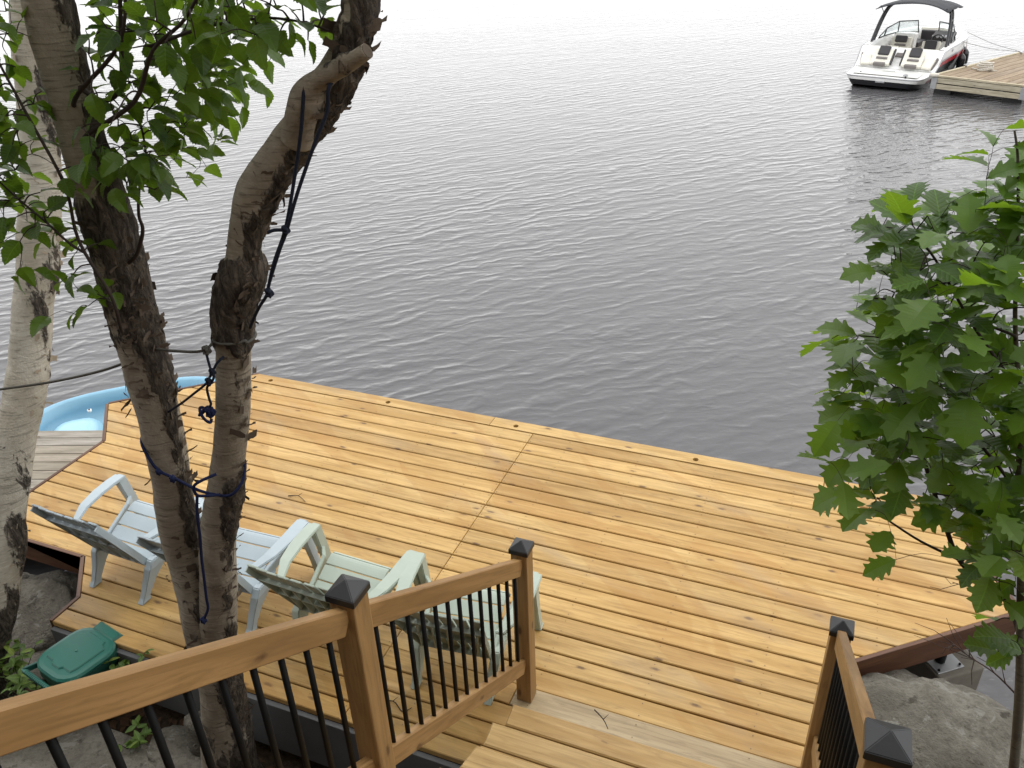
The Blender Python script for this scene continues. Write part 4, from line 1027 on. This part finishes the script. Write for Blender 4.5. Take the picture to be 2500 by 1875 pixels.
v, f = tube_vf([(.05, .665, .380), (.05, .665, .385)], .040, 18); solid('cup_well', v, f, 'pedal_dark', pb, True, True)
for k in range(4): box('rim_recess', (.35 + .10 * k, .62, .33), (.05, .02, .05), 'pedal_light', pb, .004, 0, True)
v, f = tube_vf([(-.38, .20, .40), (-.38, .20, .425)], .022, 14); solid('cap', v, f, 'gel', pb, True, True)
v, f = tube_vf([(-.38, .20, .424), (-.38, .20, .43)], .012, 10); solid('cap_button', v, f, 'gelblack', pb, True, True)
# ================================================================== MOTOR BOAT
mbt = thing('motor_boat', 'white motor boat with red stripe and dark canvas tower moored at the floating dock', 'boat', (.55, 27.6, -1.0))
mbt.rotation_euler = (0, math.radians(1.0), math.radians(-16.5))
SY = [-.32, -.22, 0, .4, .8, 1.05, 1.35, 1.9, 2.6, 3.4, 4.1, 4.7, 5.2, 5.6, 5.9, 6.05]
SB = [.80, 1.00, 1.08, 1.12, 1.15, 1.17, 1.19, 1.21, 1.23, 1.23, 1.16, .98, .74, .48, .22, .02]
SZ = [.335, .335, .34, .36, .40, .55, .90, .95, .97, .99, 1.01, 1.03, 1.05, 1.06, 1.07, 1.07]
fb = lambda y: float(np.interp(y, SY, SB)); fz = lambda y: float(np.interp(y, SY, SZ))
ys_ = sorted(set([round(q, 3) for q in list(np.linspace(-.32, 6.05, 46)) + SY]))
def hull_row(y, t):
    """t 0 keel side .. 1 sheer"""
    b, z = fb(y), fz(y); zb = -.12 + max(0, (y - 4.3)) * .14 + (.22 * max(0, (.35 - y) / .67) if y < .35 else 0)
    prof = [(0, .80), (.28, .88), (.42, .905), (.60, .945), (.80, .985), (1, 1)]
    w = np.interp(t, [p[0] for p in prof], [p[1] for p in prof]); zz = zb + (z - zb) * t
    rake = -.5 * (1 - t) * max(0, (y - 4.5) / 1.55)
    return b * w, y + rake, zz
def hull_band(name, t0, t1, mat, off=0.0, y0=-9, y1=9):
    v = []; f = []; n = 4; yl = [q for q in ys_ if y0 <= q <= y1]
    if y1 < 9: yl.append(min(q for q in ys_ if q >= y1))
    for y in yl:
        for k in range(n + 1):
            b, yy, z = hull_row(y, t0 + (t1 - t0) * k / n); v += [(b + off, yy, z), (-b - off, yy, z)]
    w = 2 * (n + 1)
    for i in range(len(yl) - 1):
        for k in range(n):
            a = i * w + 2 * k; c = (i + 1) * w + 2 * k; f += [(a, c, c + 2, a + 2), (a + 1, a + 3, c + 3, c + 1)]
    # stern closing face
    if y0 < -1: f += [(2 * k, 2 * k + 2, 2 * k + 3, 2 * k + 1) for k in range(n)]
    return solid(name, v, f, mat, mbt, True, True)
hull_band('hull_bottom', 0, .58, 'gelblack'); hull_band('red_stripe', .58, .71, 'gelred', y0=.35); hull_band('silver_stripe', .71, .76, 'gelsilver', y0=.35); hull_band('topsides', .76, 1.0, 'gel', y0=.35)
hull_band('stern_rim', .58, 1.0, 'gel', y1=.35)
v, f = [], []
# rub rail
tube('rub_rail', [(fb(y) + .01, y, fz(y)) for y in ys_ if y <= 5.9][::-1] + [(-fb(y) - .01, y, fz(y)) for y in ys_ if y <= 5.9], .018, 'gelsilver', mbt, 6, 0, True)
# swim platform, stern slope and deck cap with the cockpit opening
CI0, CI1 = 1.42, 5.15
fi = lambda y: max(.05, fb(y) - (.20 if y < 4.1 else .20 + .06 * (y - 4.1)))
def strip(name, rows, mat, smooth=False):
    n = len(rows[0]); v = [p for r in rows for p in r]; f = [(i * n + k, i * n + k + 1, (i + 1) * n + k + 1, (i + 1) * n + k) for i in range(len(rows) - 1) for k in range(n - 1)]
    return solid(name, v, f, mat, mbt, smooth, True)
yy1 = [y for y in ys_ if y <= CI0] + [CI0]
strip('swim_platform', [[(x * fb(y), y, fz(y) + .012 * (1 - abs(x)) + (.0)) for x in (-1, -.95, -.5, 0, .5, .95, 1)] for y in yy1 if y <= .82], 'gel')
strip('stern_deck', [[(x * fb(y), y, fz(y) + (.02 if abs(x) < .99 else 0)) for x in (-1, -.94, -.4, 0, .4, .94, 1)] for y in yy1 if y >= .80], 'gel')
strip('platform_mat', [[(x * .93, y, .372 + .03 * max(0, y)) for x in (-1, 0, 1)] for y in (-.1, .2, .5, .72)], 'gelgrey')
yy2 = [y for y in ys_ if CI0 < y < CI1] ; yy2 = [CI0] + yy2 + [CI1]
for s in (-1, 1):
    strip('gunwale', [[(s * fb(y), y, fz(y)), (s * (fb(y) - .06), y, fz(y) + .03), (s * (fi(y) + .03), y, fz(y) + .035), (s * fi(y), y, fz(y) + .01), (s * (fi(y) - .05), y, .42)] for y in yy2], 'gel', True)
strip('bow_cap', [[(x * fb(y), y, fz(y) + .03 * (1 - abs(x))) for x in (-1, -.6, 0, .6, 1)] for y in [CI1] + [q for q in ys_ if q > CI1]], 'gel')
strip('bow_bulkhead', [[(x * fi(CI1), CI1, fz(CI1) + .02) for x in (-1, 0, 1)], [(x * fi(CI1), CI1 - .05, .42) for x in (-1, 0, 1)]], 'cream')
strip('transom_bulkhead', [[(x * fi(CI0), CI0, fz(CI0) + .03) for x in (-1, 0, 1)], [(x * fi(CI0), CI0 + .03, .42) for x in (-1, 0, 1)]], 'cream')
strip('cockpit_floor', [[(-fi(y) + .03, y, .43), (fi(y) - .03, y, .43)] for y in yy2], 'carpet')
def pad(name, c, s, mat, rx=0, rz=0, ch=.03):
    mw = Matrix.Translation(c) @ Matrix.Rotation(rz, 4, 'Z') @ Matrix.Rotation(rx, 4, 'X'); return link(name, boxmesh(name, *s, mat, ch), mbt, mw, True)
# the two stern lounge seats: cream shell, dark headrest, grey bar, side bolsters
for s, cx in ((-1, -.42), (1, .47)):
    a = math.radians(-55)
    pad('stern_seat', (cx, .93, .70), (.56, .52, .11), 'cream', math.radians(50))
    pad('stern_headrest', (cx + .02, 1.005, .865), (.32, .29, .11), 'darkvinyl', math.radians(52))
    pad('seat_bar', (cx + .02, .855, .675), (.32, .06, .10), 'greyvinyl', math.radians(52), ch=.01)
    pad('seat_foot', (cx, .74, .53), (.34, .10, .10), 'greyvinyl', math.radians(20), ch=.02)
    pad('seat_bolster', (cx + s * .44, .90, .60), (.30, .34, .10), 'cream', math.radians(45), s * -.25)
    pad('bolster_edge', (cx + s * .60, .96, .62), (.05, .36, .10), 'greyvinyl', math.radians(45), s * -.3, .015)
    pad('bolster_edge', (cx - s * .31, .95, .72), (.045, .50, .08), 'darkvinyl', math.radians(52), 0, .015)
pad('transom_step', (.02, 1.30, .80), (.26, .40, .05), 'greyvinyl', math.radians(25), ch=.02)
# cockpit seating
pad('aft_bench', (-.45, 1.72, .62), (.80, .40, .20), 'darkvinyl'); pad('aft_bench', (.55, 1.72, .62), (.70, .40, .20), 'darkvinyl')
pad('side_bench', (-.78, 2.6, .60), (.36, 1.3, .22), 'cream')
pad('port_seat', (-.62, 3.45, .70), (.62, .16, .50), 'cream', math.radians(-12)); pad('port_headrest', (-.62, 3.40, .90), (.36, .12, .20), 'darkvinyl', math.radians(-12)); pad('seat_bar', (-.62, 3.385, .72), (.34, .11, .06), 'greyvinyl', math.radians(-12), ch=.01)
pad('helm_seat', (.48, 2.62, .70), (.52, .14, .58), 'cream', math.radians(-8)); pad('helm_headrest', (.48, 2.57, .90), (.34, .11, .26), 'darkvinyl', math.radians(-8)); pad('seat_bar', (.48, 2.56, .60), (.30, .10, .12), 'darkvinyl', math.radians(-8), ch=.01); pad('helm_cushion', (.48, 2.85, .60), (.50, .42, .14), 'cream')
pad('console', (.62, 3.55, .78), (.66, .50, .62), 'gel'); pad('dash', (.62, 3.40, 1.06), (.62, .40, .14), 'darkvinyl', math.radians(20))
pad('port_console', (-.60, 3.75, .78), (.66, .30, .56), 'gel')
for k in range(3): tube('gauge', [(.48 + .12 * k, 3.22, 1.06), (.48 + .12 * k, 3.20, 1.075)], .05, 'gelsilver', mbt, 12, 0, True)
tube('steering_wheel', ring_pts((0, 0, 0), .16, 0, 6.2832, 17), .016, 'gelblack', mbt, 6, 0, True).matrix_local = Matrix.Translation((.50, 3.14, .98)) @ Matrix.Rotation(math.radians(60), 4, 'X')
pad('bow_cushion', (-.45, 4.5, .66), (.42, .9, .16), 'darkvinyl'); pad('bow_cushion', (.45, 4.5, .66), (.42, .9, .16), 'cream'); pad('bow_backrest', (-.05, 5.02, .85), (.80, .10, .34), 'darkvinyl', math.radians(15))
# windshield: two wings with an open middle gate
def pane(c4, name='windshield'):
    g = solid(name, c4, [(0, 1, 2, 3)], 'glass', mbt, False, True)
    tube('windshield_frame', list(c4) + [c4[0]], .020, 'tube', g, 6, 0, True)
for s in (-1, 1):
    A, A2 = (s * .30, 4.02, 1.05), (s * .32, 3.78, 1.42); B, B2 = (s * .86, 3.75, 1.05), (s * .80, 3.48, 1.40); C_, C2 = (s * 1.04, 2.95, 1.02), (s * 1.0, 2.95, 1.24); E_ = (s * 1.06, 2.45, 1.0)
    pane([A, B, B2, A2]); pane([B, C_, C2, B2]); pane([C_, E_, (s * 1.055, 2.48, 1.03), C2])
# tower arch and canvas top
for s in (-1, 1):
    for dy, dx in ((0, 0), (.24, 0)):
        tube('tower_leg', [(s * 1.08, 1.80 + dy, .93), (s * 1.05, 1.95 + dy, 1.25), (s * .99, 2.10 + dy, 1.62), (s * .90, 2.22 + dy, 1.90), (s * .74, 2.28 + dy, 2.03), (s * .4, 2.30 + dy, 2.10), (0, 2.30 + dy, 2.12)], .036, 'tube', mbt, 8, 4, True)
    for k in range(3): bar('tower_brace', (s * (1.06 - .03 * k), 1.92 + .12 * k, 1.15 + .25 * k), (s * (1.06 - .03 * k), 2.14 + .12 * k, 1.15 + .25 * k), .03, .05, 'tube', mbt, .003, local=True)
    tube('canopy_strut', [(s * .97, 2.32, 1.70), (s * .92, 1.62, 2.02)], .012, 'tube', mbt, 6, 0, True)
rows = []
for j in range(9):
    y = 1.45 + 1.75 * j / 8; rows.append([(x * 1.02, y, 2.18 - .20 * abs(x) ** 2.4 - .06 * (abs(j - 3.5) / 4.5) ** 2 + .015 * math.sin(j * 2.2 + x * 3)) for x in np.linspace(-1, 1, 15)])
cn = strip('canvas_top', rows, 'canvas', True); sm = cn.modifiers.new('thick', 'SOLIDIFY'); sm.thickness = .02
# small stern fittings
box('stern_handle', (0, -.335, .22), (.26, .03, .05), 'metal', mbt, .008, 0, True); box('tow_eye', (.58, .02, .40), (.12, .10, .05), 'metal', mbt, .01, 0, True)
box('deck_latch', (-.02, .46, .405), (.36, .03, .02), 'gelgrey', mbt, .004, 0, True); box('stern_light', (-.72, .1, .37), (.04, .05, .05), 'gelblack', mbt, .006, 0, True); box('stern_light', (.62, -.12, .37), (.04, .04, .05), 'gelblack', mbt, .006, 0, True)
box('stern_badge', (0, -.28, .345), (.18, .02, .02), 'gelsilver', mbt, .003, 0, True)
box('hull_badge', (1.222, 2.2, .85), (.01, .14, .06), 'gelsilver', mbt, .001, 0, True)

# fenders hanging between boat and dock
BM = Matrix.Translation((.55, 27.6, -1.0)) @ mbt.rotation_euler.to_matrix().to_4x4()
for i, (y, lab) in enumerate(((3.3, 'black fender nearest the stern on the boat side'), (4.35, 'middle black fender hanging on the boat side'), (4.95, 'black fender nearest the bow on the boat side'))):
    b = BM @ Vector((fb(y) * .95 + .12, y, .30)); t = thing('boat_fender', lab, 'fender', tuple(b), 0, 'fenders along the boat')
    prof = [(-.30, .03), (-.27, .08), (-.2, .11), (0, .12), (.2, .11), (.27, .07), (.31, .03)]
    P = [b + Vector((0, 0, z)) for z, _ in prof]; tube('fender_body', P, [r for _, r in prof], 'gelblack', t, 14, 3)
    g = BM @ Vector((fb(y), y, fz(y) + .03)); tube('fender_line', [b + Vector((0, 0, .3)), g], .010, 'rope_white', t, 5)

# ================================================================== FLOATING DOCK AT THE RIGHT
fd = thing('floating_dock', 'weathered wooden floating dock beside the motor boat', 'dock', (3.5, 29.0, -1.0))
zt = -.52
A0 = Vector((1.87, 26.95, zt)); B0 = Vector((4.02, 25.72, zt)); e1 = (B0 - A0).normalized(); e2 = Vector((-e1.y, e1.x, 0)); W_ = 2.5; L_ = 5.4
A0 = A0 - e1 * .05
npl = 14; pw = L_ / 34
for i in range(9):      # planks run away from the viewer
    c = A0 + e1 * (.15 + .262 * i) ; bar('plank', c + e2 * .06 + Vector((0, 0, -.018)), c + e2 * L_ + Vector((0, 0, -.018)), .238, .036, 'dockwood', fd, .004)
wd = .262 * 9 + .03
def dpt(a, b, z): return A0 + e1 * a + e2 * b + Vector((0, 0, z))
bar('edge_trim', dpt(-.02, .0, .005), dpt(wd + .02, .0, .005), .10, .05, 'dockframe', fd, .006)
bar('side_trim', dpt(-.02, .05, .005), dpt(-.02, L_, .005), .09, .05, 'dockframe', fd, .006)
bar('side_trim', dpt(wd + .0, .05, .005), dpt(wd, L_, .005), .09, .05, 'dockframe', fd, .006)
for b, s in ((-.03, 0),): 
    bar('fascia_board', dpt(0, b, -.10), dpt(wd, b, -.10), .04, .13, 'dockframe', fd, .004); bar('fascia_board', dpt(0, b, -.26), dpt(wd, b, -.26), .04, .13, 'dockframe', fd, .004)
for a in (-.03, wd + .02): bar('fascia_board', dpt(a, 0, -.18), dpt(a, L_, -.18), .04, .30, 'dockframe', fd, .004)
bar('float', dpt(.2, .25, -.42), dpt(.2, L_ - .3, -.42), .5, .34, 'gelblack', fd, .02); bar('float', dpt(wd - .3, .25, -.42), dpt(wd - .3, L_ - .3, -.42), .5, .34, 'gelblack', fd, .02)
for a in (-.02, wd - .02): bar('corner_bracket', dpt(a, -.06, -.18), dpt(a + .16, -.06, -.18), .02, .30, 'metal', fd, .003)
v, f = tube_vf([dpt(0, .0, -.02), dpt(0, .0, .06)], .13, 14); solid('corner_bumper', v, f, 'rope_white', fd, True)
# rope coil and cleats on the dock
rc = thing('rope_coil', 'small heap of coiled white rope on the floating dock', 'rope', tuple(dpt(.62, 1.6, .01)), 0)
c = dpt(.62, 1.6, .10)
R = random.Random(2); P = []
for i in range(60): a = i * .75; P.append((c.x + math.cos(a) * (.17 + .04 * math.sin(i)), c.y + math.sin(a) * .2, c.z - .07 + .003 * i + .04 * math.sin(i * .37)))
tube('strand', P, .020, 'rope_white', rc, 6, 2)
tube('strand', [(c.x - .3, c.y + .3, zt + .015), (c.x - .1, c.y + .05, zt + .02), (c.x + .3, c.y - .1, zt + .015)], .018, 'rope_white', rc, 6, 4)
for (a, b, lab) in ((.02, 1.75, 'small metal dock cleat on the boat side edge near the rope heap'), (.18, 4.9, 'metal dock cleat at the far corner of the floating dock holding the bow line')):
    t = thing('dock_cleat', lab, 'cleat', tuple(dpt(a, b, .03)), 0, 'dock cleats'); q = dpt(a, b, .03)
    tube('cleat_horn', [q + e2 * -.14 + Vector((0, 0, .07)), q + Vector((0, 0, .06)), q + e2 * .14 + Vector((0, 0, .07))], .016, 'metal', t, 6); tube('cleat_base', [q, q + Vector((0, 0, .06))], .03, 'metal', t, 8)
bowp = BM @ Vector((fb(4.6), 4.6, fz(4.6) + .04)); sternp = BM @ Vector((fb(3.0), 3.0, fz(3.0) + .02))
q = dpt(.18, 4.9, .09)
for lab, p, e in (('thin mooring line from the boat gunwale to the far dock corner', sternp, q), ('thin bow line from the boat to the far dock cleat', bowp, q)):
    t = thing('mooring_line', lab, 'rope', tuple(p), 0, 'mooring lines'); tube('strand', [p, p.lerp(e, .5) + Vector((0, 0, -.06)), e], .006, 'rope_grey', t, 5, 4)

# ================================================================== UNSEEN HOUSE ADDED BEHIND THE VIEWPOINT TO SHADE RAILINGS AND STEPS
M['siding'] = plain('brown_siding', (.10, .07, .05), .8, .3, .2, 6)
M['shingle'] = plain('dark_shingle', (.05, .05, .052), .9, .2, .3, 10)
hs_ = thing('shade_house', 'brown house added unseen behind the viewpoint to shade the railings and steps', 'house', (-1.0, -4.0, 2.0))
for i in range(26): box('siding_board', (-1.0, -1.55, 2.1 + .19 * i), (11.0, .05, .186), 'siding', hs_, .004)
box('side_wall', (-6.5, -4.6, 4.5), (.2, 6.0, 5.0), 'siding', hs_); box('side_wall', (4.5, -4.6, 4.5), (.2, 6.0, 5.0), 'siding', hs_)
solid('roof', [(-7.2, -.75, 6.7), (5.2, -.75, 6.7), (5.2, -4.6, 9.0), (-7.2, -4.6, 9.0), (-7.2, -.75, 6.9), (5.2, -.75, 6.9), (5.2, -4.6, 9.2), (-7.2, -4.6, 9.2)], [(3, 2, 1, 0), (4, 5, 6, 7), (0, 1, 5, 4), (1, 2, 6, 5), (2, 3, 7, 6), (3, 0, 4, 7)], 'shingle', hs_)

# ================================================================== FALLEN TWIGS ON THE DECK
for pts, lab in (([(-.80, 2.86, .185), (-.74, 2.82, .183), (-.70, 2.77, .185)], 'short dark twig lying across the edge of the lowest step'),
                 ([(-3.62, 4.08, .006), (-3.54, 4.10, .012), (-3.45, 4.06, .006)], 'thin curved twig on the deck behind the green chairs'),
                 ([(-4.72, 5.0, .006), (-4.66, 4.97, .010), (-4.64, 4.90, .006)], 'small hooked twig on the deck near the far left corner'),
                 ([(-2.02, 2.62, .006), (-1.92, 2.66, .012), (-1.84, 2.62, .006), (-1.80, 2.66, .008)], 'little forked twig on the deck under the right green chair')):
    t = thing('fallen_twig', lab, 'twig', pts[0], 0, 'twigs fallen on the deck'); tube('stick', pts, [.004, .002], 'twig', t, 6, 4); tube('side_shoot', [pts[1], (pts[1][0] + .02, pts[1][1] + .03, pts[1][2] + .012)], [.0025, .001], 'twig', t, 5)
